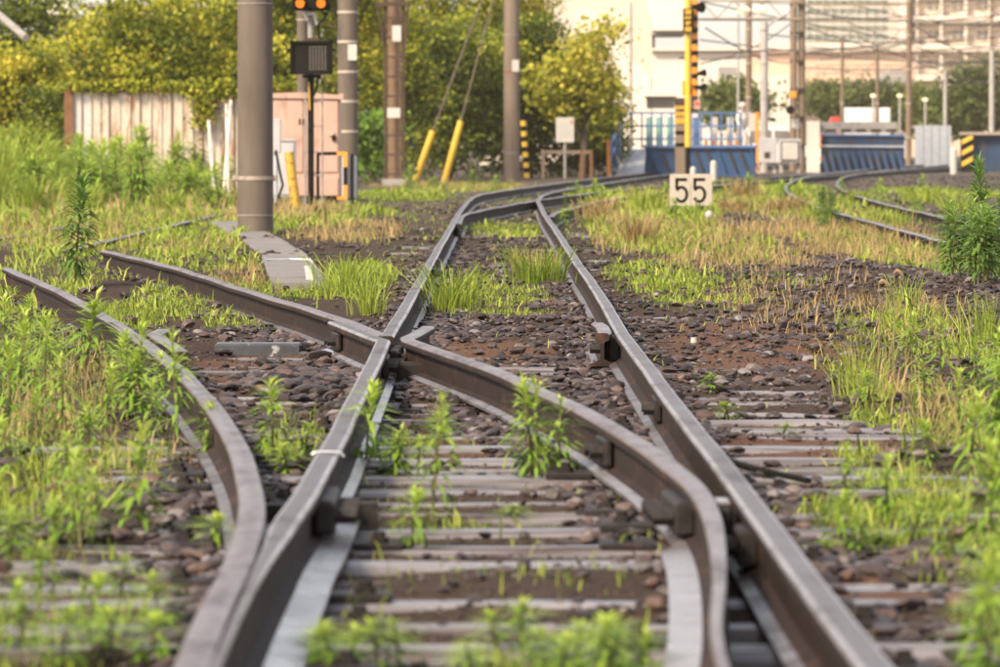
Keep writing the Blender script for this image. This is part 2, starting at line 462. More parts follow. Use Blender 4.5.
GREEN = [  # (ellipse, density of blades, mean height)
    (patch(20, 640, 110, 45), .4, .042), (patch(50, 555, 80, 26), .28, .042), (patch(30, 500, 80, 45), .38, .045),
    (patch(115, 470, 70, 30), .22, .045), (patch(30, 420, 90, 45), .38, .05), (patch(40, 370, 80, 30), .45, .05), (patch(70, 224, 120, 9), 1.0, .12), (patch(190, 222, 60, 7), .8, .08),
    (patch(90, 335, 70, 20), .6, .06), (patch(20, 310, 50, 25), .7, .06), (patch(165, 318, 95, 11), .8, .05),
    (patch(255, 325, 55, 11), .9, .05), (patch(215, 300, 80, 14), .7, .06), (patch(95, 272, 110, 20), 1.0, .07),
    (patch(150, 250, 110, 14), .9, .08), (patch(50, 240, 90, 16), .8, .09), (patch(210, 236, 60, 12), .9, .07),
    (patch(262, 268, 50, 9), .6, .06), (patch(345, 285, 50, 18), .7, .07), (patch(300, 225, 60, 8), .7, .08),
    (patch(345, 213, 50, 6), .7, .08), (patch(400, 198, 50, 6), .7, .08), (patch(460, 188, 60, 4), .5, .08),
    (patch(490, 300, 60, 16), .6, .05), (patch(500, 318, 55, 8), .6, .04), (patch(500, 232, 50, 7), .8, .06),
    (patch(640, 240, 45, 20), .8, .09), (patch(705, 250, 80, 24), .8, .07), (patch(665, 285, 55, 20), .75, .06),
    (patch(710, 308, 60, 10), .55, .05), (patch(650, 215, 70, 10), 1.0, .10), (patch(740, 200, 90, 10), 1.0, .10),
    (patch(830, 215, 90, 14), .8, .09), (patch(880, 250, 70, 14), .7, .07), (patch(935, 275, 60, 16), .6, .06),
    (patch(780, 298, 45, 8), .4, .05), (patch(900, 350, 60, 24), .5, .055), (patch(965, 360, 50, 34), .6, .055),
    (patch(935, 425, 80, 32), .55, .05), (patch(875, 470, 45, 20), .6, .05), (patch(890, 525, 75, 28), .6, .045),
    (patch(970, 520, 60, 55), .55, .05), (patch(990, 620, 45, 70), .55, .045), (patch(845, 372, 26, 9), .3, .05),
    (patch(950, 196, 50, 5), .4, .10), (patch(340, 650, 60, 30), .35, .04), (patch(560, 655, 110, 22), .6, .045),
    (patch(430, 520, 60, 20), .25, .04), (patch(560, 520, 70, 25), .16, .035), (patch(130, 205, 130, 10), .9, .16),
    (patch(290, 445, 30, 26), .35, .05), (patch(70, 190, 110, 6), .9, .2), (patch(600, 200, 40, 6), .8, .12),
    (patch(760, 190, 60, 6), .8, .12), (patch(520, 330, 420, 130), .035, .045), (patch(520, 540, 420, 100), .035, .035), (patch(560, 230, 420, 40), .12, .06), (patch(570, 560, 60, 14), .12, .03),
]
DRY = [
    (patch(70, 410, 70, 40), .25, .11), (patch(120, 460, 60, 30), .14, .08), (patch(960, 440, 50, 60), .22, .10), (patch(850, 330, 120, 40), .14, .09),
    (patch(60, 242, 90, 12), .28, .11), (patch(80, 224, 120, 9), .22, .14), (patch(150, 252, 100, 8), .35, .10), (patch(290, 218, 60, 10), .9, .13),
    (patch(350, 235, 55, 12), .5, .10), (patch(130, 480, 70, 26), .14, .06), (patch(700, 250, 100, 24), .55, .10),
    (patch(770, 212, 90, 13), .9, .09), (patch(830, 240, 90, 12), .8, .12), (patch(880, 262, 70, 14), .7, .10),
    (patch(740, 272, 70, 14), .5, .09), (patch(640, 235, 40, 16), .7, .12), (patch(260, 285, 70, 14), .35, .10),
    (patch(880, 510, 60, 22), .35, .06), (patch(950, 415, 50, 20), .3, .06), (patch(450, 188, 80, 4), .5, .10),
    (patch(150, 205, 120, 8), .6, .25), (patch(540, 270, 30, 8), .5, .14), (patch(900, 330, 60, 14), .4, .08),
    (patch(660, 205, 30, 8), .6, .16),
]
RED = [patch(300, 372, 110, 20), patch(480, 358, 80, 14), patch(560, 412, 60, 10), patch(760, 352, 110, 26), patch(800, 440, 90, 20),
       patch(470, 440, 110, 14), patch(100, 590, 60, 14), patch(880, 590, 60, 16)]

def inside(E, x, y):
    """soft membership 0..1 of points in an ellipse, ragged edge"""
    d = ((x - E[0]) / E[2]) ** 2 + ((y - E[1]) / E[3]) ** 2
    d = d * (.55 + .9 * vn(x, y, 2.3, 3, 8))
    return np.clip((1.15 - d) / .5, 0, 1)

def greenmask(x, y):
    m = np.zeros(np.shape(x))
    for E, de, h in GREEN: m = np.maximum(m, inside(E, x, y) * min(1, de + .15))
    for E, de, h in DRY: m = np.maximum(m, inside(E, x, y) * de * .4)
    return m

def gh(x, y):
    """ground height"""
    x = np.asarray(x, float); y = np.asarray(y, float)
    h = (vn(x, y, .9, 1, 2) - .5) * .03 + (vn(x, y, 2.6, 4, 4) - .5) * .036 + (vn(x, y, 8, 7, 1) - .5) * .022
    base = np.interp(y, [0, 9, 12, 16, 20, 26, 34, 60, 400], [-.018, -.016, -.013, -.010, -.004, .008, .016, .005, -.02])
    # open cribs beside the right-hand stock rail near the camera
    crib = np.exp(-((x - .56) / .16) ** 2) * np.clip((11.5 - y) / 1.5, 0, 1)
    # earth heaped over a few sleepers between the rails
    heap = np.exp(-((x - .05) / .45) ** 2) * (np.exp(-((y - 12.2) / .45) ** 2) * .022 + np.exp(-((y - 13.0) / .3) ** 2) * .0)
    side = np.clip((np.abs(x - .1) - 1.25) / 1.0, 0, 1) * .03
    hump = np.exp(-((x - 2.7) / 1.0) ** 2 - ((y - 34) / 7) ** 2) * .09
    return base + h * np.clip(1 - (y - 60) / 200, .2, 1) * np.interp(y, [9, 24], [.55, 1]) - crib * .07 + heap + side + hump

def axis(a0, a1, step, lo, hi, k=1.25):
    mid = list(np.arange(a0, a1, step))
    out, s, p = [], step, a1
    while p < hi: out.append(p); s *= k; p += s
    out.append(hi)
    pre, s, p = [], step, a0
    while True:
        s *= k; p -= s
        if p <= lo: break
        pre.append(p)
    pre.append(lo)
    return np.array(pre[::-1] + mid + out)

gx = axis(-3.6, 4.2, .055, -900, 900, 1.22)
gy = np.concatenate([[-60, -20, -5, 3, 6], np.arange(7.0, 30, .06), np.arange(30, 70, .2), axis(70, 130, 2.0, 69.9, 2000, 1.2)[1:]])
XX, YY = np.meshgrid(gx, gy)
ZZ = gh(XX, YY)
nx_, ny_ = len(gx), len(gy)
idx = np.arange(nx_ * ny_).reshape(ny_, nx_)
quads = np.stack([idx[:-1, :-1], idx[:-1, 1:], idx[1:, 1:], idx[1:, :-1]], -1).reshape(-1, 4)

def raw_mesh(name, V, Fc, mat, tint=None, attrs=None, smooth=True, sharp=None):
    """mesh from arrays: V (n,3), Fc (m,k)"""
    me = bpy.data.meshes.new(name)
    V = np.ascontiguousarray(V, np.float32); Fc = np.ascontiguousarray(Fc, np.int32)
    me.vertices.add(len(V)); me.vertices.foreach_set("co", V.ravel())
    k = Fc.shape[1]
    me.loops.add(Fc.size); me.loops.foreach_set("vertex_index", Fc.ravel())
    me.polygons.add(len(Fc))
    me.polygons.foreach_set("loop_start", np.arange(0, Fc.size, k, dtype=np.int32))
    me.polygons.foreach_set("loop_total", np.full(len(Fc), k, np.int32))
    if smooth: me.polygons.foreach_set("use_smooth", np.ones(len(Fc), bool))
    A = dict(attrs or {})
    if tint is not None: A['tint'] = tint
    for nm, a in A.items():
        at = me.attributes.new(nm, 'FLOAT', 'POINT')
        at.data.foreach_set("value", np.ascontiguousarray(a, np.float32).ravel())
    me.materials.append(mat)
    me.update(calc_edges=True)
    if sharp: me.set_sharp_from_angle(angle=R(sharp))
    return me

def obj(name, me, parent=None, loc=(0, 0, 0)):
    o = bpy.data.objects.new(name, me); C.objects.link(o)
    o.parent = parent; o.location = loc
    ORG[o.name] = Vector(loc) + (_org(parent) if parent else Vector((0, 0, 0)))
    return o

redm = np.zeros(XX.shape)
for E in RED: redm = np.maximum(redm, inside(E, XX, YY))
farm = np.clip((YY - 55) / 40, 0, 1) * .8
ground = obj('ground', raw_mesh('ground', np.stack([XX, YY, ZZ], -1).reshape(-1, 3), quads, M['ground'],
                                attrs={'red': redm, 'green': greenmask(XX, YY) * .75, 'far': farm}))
ground["kind"] = "structure"

# ------------------------------------------------------------------ rails
def curve(pts, step=.3):
    """smooth path x(y) through points (y, x), non-uniform Catmull-Rom"""
    P = np.array(pts, float); y, x = P[:, 0], P[:, 1]
    d = np.gradient(x, y)
    yy = np.arange(y[0], y[-1] + 1e-6, step) if (y[-1] - y[0]) / step < 400 else np.linspace(y[0], y[-1], 300)
    i = np.clip(np.searchsorted(y, yy, side='right') - 1, 0, len(y) - 2)
    h = y[i + 1] - y[i]; t = (yy - y[i]) / h
    xx = (2*t**3-3*t**2+1)*x[i] + (t**3-2*t**2+t)*h*d[i] + (-2*t**3+3*t**2)*x[i+1] + (t**3-t**2)*h*d[i+1]
    return [(float(a), float(b)) for a, b in zip(xx, yy)]

def offset(path, d):
    out = []
    for i, (x, y) in enumerate(path):
        a = path[max(0, i - 1)]; b = path[min(len(path) - 1, i + 1)]
        tx, ty = b[0] - a[0], b[1] - a[1]; n = math.hypot(tx, ty)
        out.append((x + ty / n * d, y - tx / n * d))
    return out

# profile going round: (side, height, material): materials 0 rust 1 head edge 2 head centre 3 foot
def rail_profile(footL=.0635, footR=.0635, hw=.0325, top=.153, fz=0.0):
    wb = min(.0085, hw * .75)
    L = [(-footL, fz, 3), (-footL, fz + .011, 3), (-.034, fz + .019, 0), (-wb, .034, 0), (-wb, .108, 0), (-hw + .002, .119, 0), (-hw, .125, 0),
         (-hw, top - .011, 1), (-hw * .88, top - .004, 1), (-hw * .66, top - .0006, 2), (hw * .66, top - .0006, 1), (hw * .88, top - .004, 1), (hw, top - .011, 0),
         (hw, .125, 0), (hw - .002, .119, 0), (wb, .108, 0), (wb, .034, 0), (min(.034, footR * .8), fz + .019, 3), (footR, fz + .011, 3), (footR, fz, 0)]
    if footL < .03: L[2] = (-min(.012, footL), fz + .016, 0)
    return L

RZ = .017     # underside of the rail
def rail(name, path, label, parent=None, head=('head', 'head'), prof=None, z=RZ, sag=.003, foot='foot', widths=None):
    mb = MB()
    base = prof or rail_profile()
    n = len(base)
    vs, fs, ms = [], [], []
    for i, (x, y) in enumerate(path):
        a = path[max(0, i - 1)]; b = path[min(len(path) - 1, i + 1)]
        tx, ty = b[0] - a[0], b[1] - a[1]; l = math.hypot(tx, ty)
        sx, sy = ty / l, -tx / l
        zz = z + sag * math.sin(y * .9 + x * 3) + sag * .6 * math.sin(y * 2.3)
        p = base if widths is None else widths(y)
        for (s, h, _) in p: vs.append((x + sx * s, y + sy * s, zz + h))
    for i in range(len(path) - 1):
        for k in range(n):
            j = (k + 1) % n
            fs.append((i * n + k, i * n + j, i * n + n + j, i * n + n + k)); ms.append(base[k][2])
    fs.append(tuple(range(n))); ms.append(0)
    fs.append(tuple((len(path) - 1) * n + k for k in range(n))); ms.append(0)
    mb.v, mb.f, mb.m = vs, fs, ms
    o = mb.build(name, [M['rust'], M[head[0]], M[head[1]], M[foot]], parent, smooth=35, loc=(path[0][0], path[0][1], 0))
    if not parent: tag(o, label, 'rail')
    return o

GA = 1.075
mainL = curve([(23.45, -.415), (31, -.385), (44, -.345), (53, -.310), (64, -.280), (74, -.225), (82, -.165), (90, -.03), (100, .50), (115, 1.52), (132, 2.75), (150, 4.1), (190, 8.0), (240, 14.5), (320, 28)], .5)
mainR_pts = [(5.5, .648), (14, .648), (24, .650), (31, .69), (37, .705)]
mr = [p for p in offset(mainL, GA) if p[1] > 44]
mainR = curve(mainR_pts + [(p[1], p[0]) for p in mr[::10]], .4)
divR = [(23.55, -.425), (26.4, -.75), (30.9, -1.345), (36.5, -2.10), (40.4, -2.68), (43.0, -3.08)]
divL = [(5.5, -.470), (8.6, -.472), (9.7, -.488), (10.7, -.494), (11.5, -.508), (12.6, -.545), (13.6, -.600), (14.7, -.668), (17.9, -.935), (22.4, -1.40), (28.9, -2.20), (36.9, -3.32)]
bladeR = [(5.5, .395), (9.27, .416), (10.51, .4777), (11.44, .514), (12.36, .538), (13.1, .540), (14.02, .505), (15.74, .4205), (18.3, .2255), (20.9, -.04), (22.6, -.262), (23.15, -.325)]

main_right = rail('running_rail', mainR, 'long straight right-hand running rail with worn silvery head', head=('shine', 'dull'))
far_left = rail('running_rail', mainL, 'left-hand running rail curving away beyond the crossing nose', head=('shine', 'dull'))
# near main rail: switch blade from the frame edge up to the crossing, then bent away as wing rail
RE_Y = [5.5, 8.6, 9.3, 10.2, 10.8, 11.5, 12.9, 15.7, 18, 23]
RE_X = [-.422, -.423, -.429, -.432, -.426, -.413, -.398, -.385, -.386, -.388]      # gauge face of the blade
SR_Y = [5.5, 9.0, 10.2, 10.8, 11.6, 12.0]
SR_X = [-.438, -.447, -.457, -.462, -.470, -.480]                                   # where the stock rail ends
def blade_lr(y):
    r_ = float(np.interp(y, RE_Y, RE_X))
    l_ = r_ - .066
    if y < 12.0: l_ = max(l_, float(np.interp(y, SR_Y, SR_X)) + .003)
    return l_, r_
def bl(y):
    l_, r_ = blade_lr(y)
    return rail_profile(.0635 if y > 13.2 else .012, .0635 + (.045 if y < 13.9 else 0), (r_ - l_) / 2, .153, .004)
nearL = [(sum(blade_lr(y)) / 2, y) for y in np.arange(5.5, 22.95, .3)] + [(-.424, 23.0), (-.462, 23.3), (-.60, 24.5), (-.70, 25.35)]
near_left = rail('switch_rail', nearL, 'straight left-hand switch rail running from the foreground up to the crossing', head=('shine', 'dull'), widths=bl, foot='plate')
stock_left = rail('stock_rail', curve(divL, .3), 'brown curved rail bending away to the left edge of the picture', head=('head', 'head'))
def br(y):
    hw = float(np.interp(y, [8.0, 9.3, 10.5, 12.4, 14.0], [.011, .012, .015, .025, .0325]))
    return rail_profile(.0635 + (.04 if y < 13.0 else 0), .0635 if y > 13.0 else .022, hw, .153, .004)
brp = curve(bladeR, .25)
brp = brp + [(-.322, 23.35), (-.30, 23.7), (-.262, 24.4), (-.245, 24.75)]
curved_blade = rail('switch_rail', brp, 'brown curved switch rail sweeping from the crossing to the right foreground', head=('head', 'head'), widths=br, foot='plate')
div_far = rail('running_rail', curve(divR, .35), 'brown rail running from the crossing nose up to the left past the tall weed', head=('head', 'head'))
# check rails
ck = offset([p for p in curve(divL, .25) if 21.6 < p[1] < 24.6], .10)
ck[-1] = (ck[-1][0] + .07, ck[-1][1]); ck[-2] = (ck[-2][0] + .035, ck[-2][1])
rail('check_rail', ck, 'short check rail tucked inside the curved left rail', head=('head', 'head'))
ckr = rail('check_rail', [(.556, 24.0), (.575, 24.25), (.578, 24.9), (.565, 25.3)], 'stubby check rail clamped inside the straight right rail', head=('head', 'head'))
MB().bbox((.615, 24.25, .085), (.06, .22, .12), .012).build('spacer_block', M['iron'], ckr)
for dy in (0, .14):
    MB().tube([(.505, 24.15 + dy, .085), (.56, 24.15 + dy, .085)], .022, 6).build('bolt', M['iron'], ckr)
MB().bbox((.585, 24.15, .020), (.14, .26, .02), .006).build('base_plate', M['iron'], ckr)

# far turnout
b2L = curve([(57, -.235), (65, -.18), (73.5, .30), (83, .985), (95, 2.1), (107, 3.38), (130, 6.3), (160, 10.6), (200, 17.2), (260, 28)], .5)
b2R = offset(b2L, GA)
b2R = [p for p in b2R if p[1] > 62]
rail('running_rail', b2L, 'left rail of the far branch crossing the main track before the marker board', head=('head', 'dull'))
rail('running_rail', b2R, 'right rail of the far branch bending right behind the marker board', head=('head', 'dull'))
# right-hand track
rt = curve([(40, 4.05), (47.7, 4.14), (56, 4.30), (74.8, 4.75), (84.6, 5.10), (95, 5.55), (107, 6.2), (125, 7.4), (145, 9.0), (187, 13.8), (240, 20.5), (320, 31)], .5)
rail('running_rail', rt, 'left rail of the track along the right edge, half sunk in grass', head=('shine', 'dull'))
rail('running_rail', offset(rt, GA), 'right rail of the track along the right edge beside the grey gravel', head=('shine', 'dull'))
rail('siding_rail', curve([(46, -3.62), (55, -3.58), (66, -3.50), (80, -3.4)], 1), 'old siding rail sunk in grass left of the cable trough', z=-.05)
rail('siding_rail', curve([(44, -5.0), (55, -4.75), (66, -4.62), (80, -4.5)], 1), 'rusty siding rail among the tall weeds at the left edge', z=-.06)

# joints: fishplates with bolts on the near rails
def fishplate(parent, x, y, side, L=.5, ang=0.0, heavy=False):
    M3 = Matrix.Rotation(-ang, 3, 'Z')
    def P(s, t, z): v = M3 @ Vector((s, t, 0)); return (x + v.x, y + v.y, z)
    mb = MB()
    mb.bbox(P(side * (.024 if not heavy else .032), 0, .092), (.026 if not heavy else .05, L, .085), .008, -ang)
    fp = mb.build('fishplate', M['iron'], parent)
    k = 4 if L > .4 else 2
    for i in range(k):
        t = (i - (k - 1) / 2) * L / k
        MB().tube([P(side * .036, t, .092), P(side * (.075 if not heavy else .11), t, .092)], .021, 6).build('bolt', M['iron'], fp)
fishplate(near_left, -.42, 13.4, 1, .55, heavy=True)
fishplate(near_left, -.42, 13.4, -1, .55)
fishplate(curved_blade, .531, 13.3, -1, .5, -.04, heavy=True)
fishplate(curved_blade, .531, 13.3, 1, .5, -.04)
fishplate(near_left, -.42, 22.2, 1, .5)
fishplate(near_left, -.655, 24.95, -1, .3, -.117)
fishplate(curved_blade, -.20, 22.1, 1, .45, -.10)
fishplate(curved_blade, .40, 16.0, -1, .3, -.08)
fishplate(main_right, .648, 18.6, -1, .4)
fishplate(main_right, .648, 12.2, -1, .25, heavy=True)
fishplate(far_left, -.28, 64, 1, .5)
fishplate(far_left, -.36, 38, 1, .5)
# crossing blocks between the wing rails
cr = thing('crossing_block', 'bolted iron spacer blocks and base plate under the rail crossing', 'crossing', (-.38, 23.3, 0))
MB().bbox((-.37, 22.95, .10), (.055, .30, .06), .01).build('spacer', M['iron'], cr)
MB().bbox((-.365, 23.5, .09), (.05, .26, .07), .01).build('spacer', M['iron'], cr)
MB().bbox((-.35, 22.9, .035), (.24, .34, .05), .012).build('base_plate', M['iron'], cr)
MB().bbox((-.29, 22.5, .055), (.13, .14, .08), .012).build('chair', M['iron'], cr)
for i in range(3):
    MB().tube([(-.385, 22.6 + i * .28, .085), (-.325, 22.6 + i * .28, .085)], .024, 6).build('bolt', M['iron'], cr)
# insulated stretcher blocks between blade and stock rails
for (x0, x1, y, z, lab) in ((.575, .618, 13.0, .135, 'iron distance block between the two right-hand rails near the bend'),
                            (-.475, -.45, 13.7, .1, 'iron distance block between curved rail and straight switch rail')):
    t = thing('distance_block', lab, 'iron block', ((x0 + x1) / 2, y, 0))
    MB().bbox(((x0 + x1) / 2, y, z - .05), (x1 - x0, .30, .10), .008).build('block', M['iron'], t)
    MB().bbox(((x0 + x1) / 2, y - .02, z + .006), (x1 - x0 - .004, .16, .012), .004).build('cap_plate', M['plate'], t)
tag(MB().bar((-.60, 13.95, .04), (-.27, 13.95, .045), .09, .06).build('tie_bar', M['iron'], loc=(-.3, 13.95, 0)), 'dark iron tie bar lying under the left switch rail joint', 'tie bar')
tag(MB().tube([(-.464, 14.55, .166), (-.455, 14.55, .1725), (-.42, 14.55, .1735), (-.385, 14.55, .1725), (-.375, 14.55, .16)], .004, 6).build('bond_strap', M['steel'], loc=(-.42, 14.55, .17)), 'thin steel strap across the head of the left switch rail', 'strap')

# ------------------------------------------------------------------ sleepers
def sleeper_mesh(L, w, seed):
    """weathered baulk: ridged along its length, split grain, worn ends"""
    r_ = random.Random(seed)
    nl, nw = 14, 9
    ridge = [r_.uniform(-.007, .004) for _ in range(nw + 1)]
    ridge[0] = -.02; ridge[-1] = -.018
    sp = r_.randrange(2, nw - 1); ridge[sp] = -.022
    vs, fs = [], []
    for i in range(nl + 1):
        x = (i / nl - .5) * L
        endd = .006 if i in (0, nl) else 0
        for k in range(nw + 1):
            y = (k / nw - .5) * w + r_.uniform(-.003, .003)
            vs.append((x + r_.uniform(-.01, .01), y, ridge[k] * r_.uniform(.75, 1.1) - endd + .002 * math.sin(i * 1.7 + seed)))
    n = len(vs)
    for i in range(nl):
        for k in range(nw):
            a = i * (nw + 1) + k
            fs.append((a, a + nw + 1, a + nw + 2, a + 1))
    # skirt
    ring = [k for k in range(nw + 1)] + [i * (nw + 1) + nw for i in range(1, nl + 1)] + [nl * (nw + 1) + k for k in range(nw - 1, -1, -1)] + [i * (nw + 1) for i in range(nl - 1, 0, -1)]
    for a in ring: vs.append((vs[a][0], vs[a][1], -.15))
    for q in range(len(ring)):
        p = (q + 1) % len(ring)
        fs.append((ring[q], ring[p], n + p, n + q))
    mb = MB(); mb.add(vs, fs)
    return mb.mesh('sleeper', M['tie'], smooth=40)
SL = {}
def xat(path_pts, y):
    P = np.array(path_pts); return float(np.interp(y, P[:, 0], P[:, 1]))
plate_me = MB().bbox((0, 0, .006), (.20, .16, .020), .004).mesh('tie_plate', M['iron'])
bolt_mb = MB(); bolt_mb.tube([(0, 0, 0), (0, 0, .020)], .024, 6); bolt_mb.tube([(0, 0, .020), (0, 0, .034)], .015, 6)
bolt_me = bolt_mb.mesh('spike', M['iron'])
ys = []
y = 10.05
while y < 62:
    ys.append(y)
    y += random.uniform(.50, .66) if y < 30 else random.uniform(.6, .72)
mainLp = [(5, -.42), (23, -.42)] + [(b, a) for a, b in mainL if b > 23.4]
mainRp = [(b, a) for a, b in mainR]
for i, y in enumerate(ys):
    if y < 14: x0, x1 = -1.35, 1.45
    elif y < 34: x0, x1 = xat(divL, y) - .55, 1.5
    else:
        c = (xat(mainLp, y) + xat(mainRp, y)) / 2; x0, x1 = c - 1.05, c + 1.05
    x0 += random.uniform(-.12, .12); x1 += random.uniform(-.12, .12)
    L = x1 - x0
    me = sleeper_mesh(L, random.uniform(.185, .225), i)
    sec = ('foreground' if y < 13.5 else 'middle' if y < 24 else 'far')
    lab = {'foreground': 'weathered grey timber sleeper in the blurred foreground below the rail joints',
           'middle': 'weathered grey timber sleeper between the rail joints and the crossing',
           'far': 'half-buried timber sleeper beyond the crossing'}[sec]
    if sec == 'foreground': lab = ('lowest', 'second', 'third', 'fourth', 'fifth', 'sixth', 'seventh', 'eighth')[i] + (' weathered sleeper' if i == 0 else ' weathered sleeper up') + (' at' if i == 0 else ' from') + ' the bottom edge between the blurred rails'
    o = obj('sleeper', me, None, ((x0 + x1) / 2, y, .004 + random.uniform(-.008, .006)))
    o.rotation_euler = (random.uniform(-.02, .02), 0, random.uniform(-.008, .008))
    tag(o, lab, 'sleeper', sec + ' sleepers')
    if y < 21:
        rails = [xat(mainRp, y)]
        rails.append(-.42 if y < 23 else xat(mainLp, y))
        if y > 11.5: rails.append(xat(divL, y))
        if y < 23: rails.append(xat(bladeR, y))
        if y > 24.5: rails.append(xat(divR, y))
        cx = (x0 + x1) / 2
        for xr in rails:
            for s in (-1, 1):
                if abs(xr + .42) < .02 and s < 0 and y < 13: continue
                off = .125 if y > 13.6 else .155
                ok = all(abs(xr + s * off - q) > .075 for q in rails if q != xr)
                if not ok or random.random() < (.7 if y > 13.6 else .4): continue
                b = obj('tie_plate', plate_me, o, (xr + s * off - cx, 0, .002)); b.scale = (.7, 1, 1)
                obj('spike', bolt_me, o, (xr + s * (off + .01) - cx, random.uniform(-.04, .04), .012))

# ------------------------------------------------------------------ ballast stones
def stone_proto(seed, sub):
    bm = bmesh.new(); bmesh.ops.create_icosphere(bm, subdivisions=sub, radius=1.0)
    r_ = np.random.default_rng(seed)
    V = np.array([v.co[:] for v in bm.verts])
    Fc = np.array([[v.index for v in f.verts] for f in bm.faces])
    bm.free()
    for _ in range(6):     # flat facets
        d = r_.normal(size=3); d /= np.linalg.norm(d); t = r_.uniform(.5, .85)
        p = V @ d; V = V - np.outer(np.maximum(p - t, 0), d)
    V *= 1 + r_.normal(0, .05, (len(V), 1))
    return V, Fc
PR1 = [stone_proto(k, 1) for k in range(10)]     # 20 triangles
PR2 = [stone_proto(k, 2) for k in range(10)]     # 80 triangles
def stone_positions():
    out = []
    def put(n, x0, x1, y0, y1, s0, s1, cond=None):
        x = rng.uniform(x0, x1, n); y = y0 * (y1 / y0) ** rng.random(n)
        s = s0 * (s1 / s0) ** (rng.random(n) ** 1.6)
        if cond is not None:
            k = rng.random(n) < cond(x, y); x, y, s = x[k], y[k], s[k]
        out.append(np.stack([x, y, s], 1))
    clump = lambda x, y: np.clip((vn(x, y, 1.6, 2, 9) - .35) * 3, .06, 1) * (1 - .75 * redsoft(x, y)) * (1 - .6 * greenmask(x, y))
    put(10000, -.40, .64, 17.5, 34, .008, .034, clump)
    put(3500, -.40, .64, 34, 90, .018, .05, clump)
    put(2400, -.40, .52, 8, 17.5, .007, .022, lambda x, y: clump(x, y) * .55)
    put(7000, .66, 2.4, 10, 30, .008, .040, clump)
    put(9000, .9, 4.2, 24, 50, .012, .040, lambda x, y: np.clip(np.exp(-((x - 2.6) / 1.2) ** 2 - ((y - 34) / 9) ** 2) * 1.6 + .12, 0, 1) * (1 - .5 * greenmask(x, y)))
    put(6000, -2.2, -.44, 12, 40, .009, .038, lambda x, y: clump(x, y) * .8)
    put(1600, -1.2, -.48, 8, 14, .012, .036, lambda x, y: clump(x, y) * .5)
    put(3200, -5, -1.0, 26, 75, .02, .055, lambda x, y: clump(x, y) * .55)
    put(6000, -2.5, 3.2, 40, 110, .018, .045, clump)
    put(9000, 3.0, 16, 50, 170, .03, .07, lambda x, y: clump(x, y) * .9)
    put(16000, -1.3, 1.6, 8.3, 18, .0025, .008, lambda x, y: np.full(len(x), .9))
    put(12000, -1.8, 2.4, 18, 30, .004, .012, lambda x, y: np.full(len(x), .9))
    # heaps along the rail feet
    for pp, lo, hi, n, d in ((mainRp, 10, 40, 1500, -1), (mainRp, 12, 40, 900, 1), (bladeR, 13.6, 22.5, 1000, -1), (bladeR, 14, 22.5, 600, 1),
                             (divL, 10, 34, 800, -1), (divL, 13, 34, 700, 1), (mainLp, 24, 50, 900, 1), (mainLp, 16, 50, 1100, -1), (divR, 24, 42, 700, 1), (divR, 24, 42, 700, -1)):
        y = lo * (hi / lo) ** rng.random(n)
        x = np.interp(y, np.array(pp)[:, 0], np.array(pp)[:, 1]) + d * (.085 + np.abs(rng.normal(0, .07, n)))
        out.append(np.stack([x, y, rng.uniform(.009, .030, n)], 1))
    # the pile left of the crossing
    n = 260
    out.append(np.stack([rng.normal(-.75, .16, n), rng.normal(22.6, 1.1, n), rng.uniform(.02, .05, n)], 1))
    n = 200
    out.append(np.stack([rng.normal(.36, .14, n), rng.normal(19.5, 1.6, n), rng.uniform(.018, .045, n)], 1))
    return np.concatenate(out)
def redsoft(x, y):
    m = np.zeros(np.shape(x))
    for E in RED: m = np.maximum(m, inside(E, x, y))
    return m
S = stone_positions()
# keep off the rail heads and feet
keep = np.ones(len(S), bool)
for pp, lo, hi in ((mainRp, 5, 300), (mainLp, 5, 300), (divL, 5, 50), (bladeR, 5, 23), (divR, 23.5, 60)):
    P = np.array(pp); xr = np.interp(S[:, 1], P[:, 0], P[:, 1])
    keep &= ~((np.abs(S[:, 0] - xr) < .055 + S[:, 2] * .7) & (S[:, 1] > lo) & (S[:, 1] < hi))
S = S[keep]
px_ = S[:, 2] / S[:, 1] * F * 2
xs = VX + S[:, 0] * F / S[:, 1]; ysn = HY + CZ * F / S[:, 1]
view = (xs > -10) & (xs < 1010) & (ysn < 680)
S, px_ = S[view], px_[view]
order = np.argsort(-px_)
S = S[order]
tints = np.clip(rng.normal(.47, .25, len(S)), 0, 1)
rots = rng.uniform(0, 6.283, len(S))
flat = rng.uniform(.34, .75, len(S)); elong = rng.uniform(.75, 1.6, len(S))
zst = gh(S[:, 0], S[:, 1]) + S[:, 2] * flat * .55 + .004
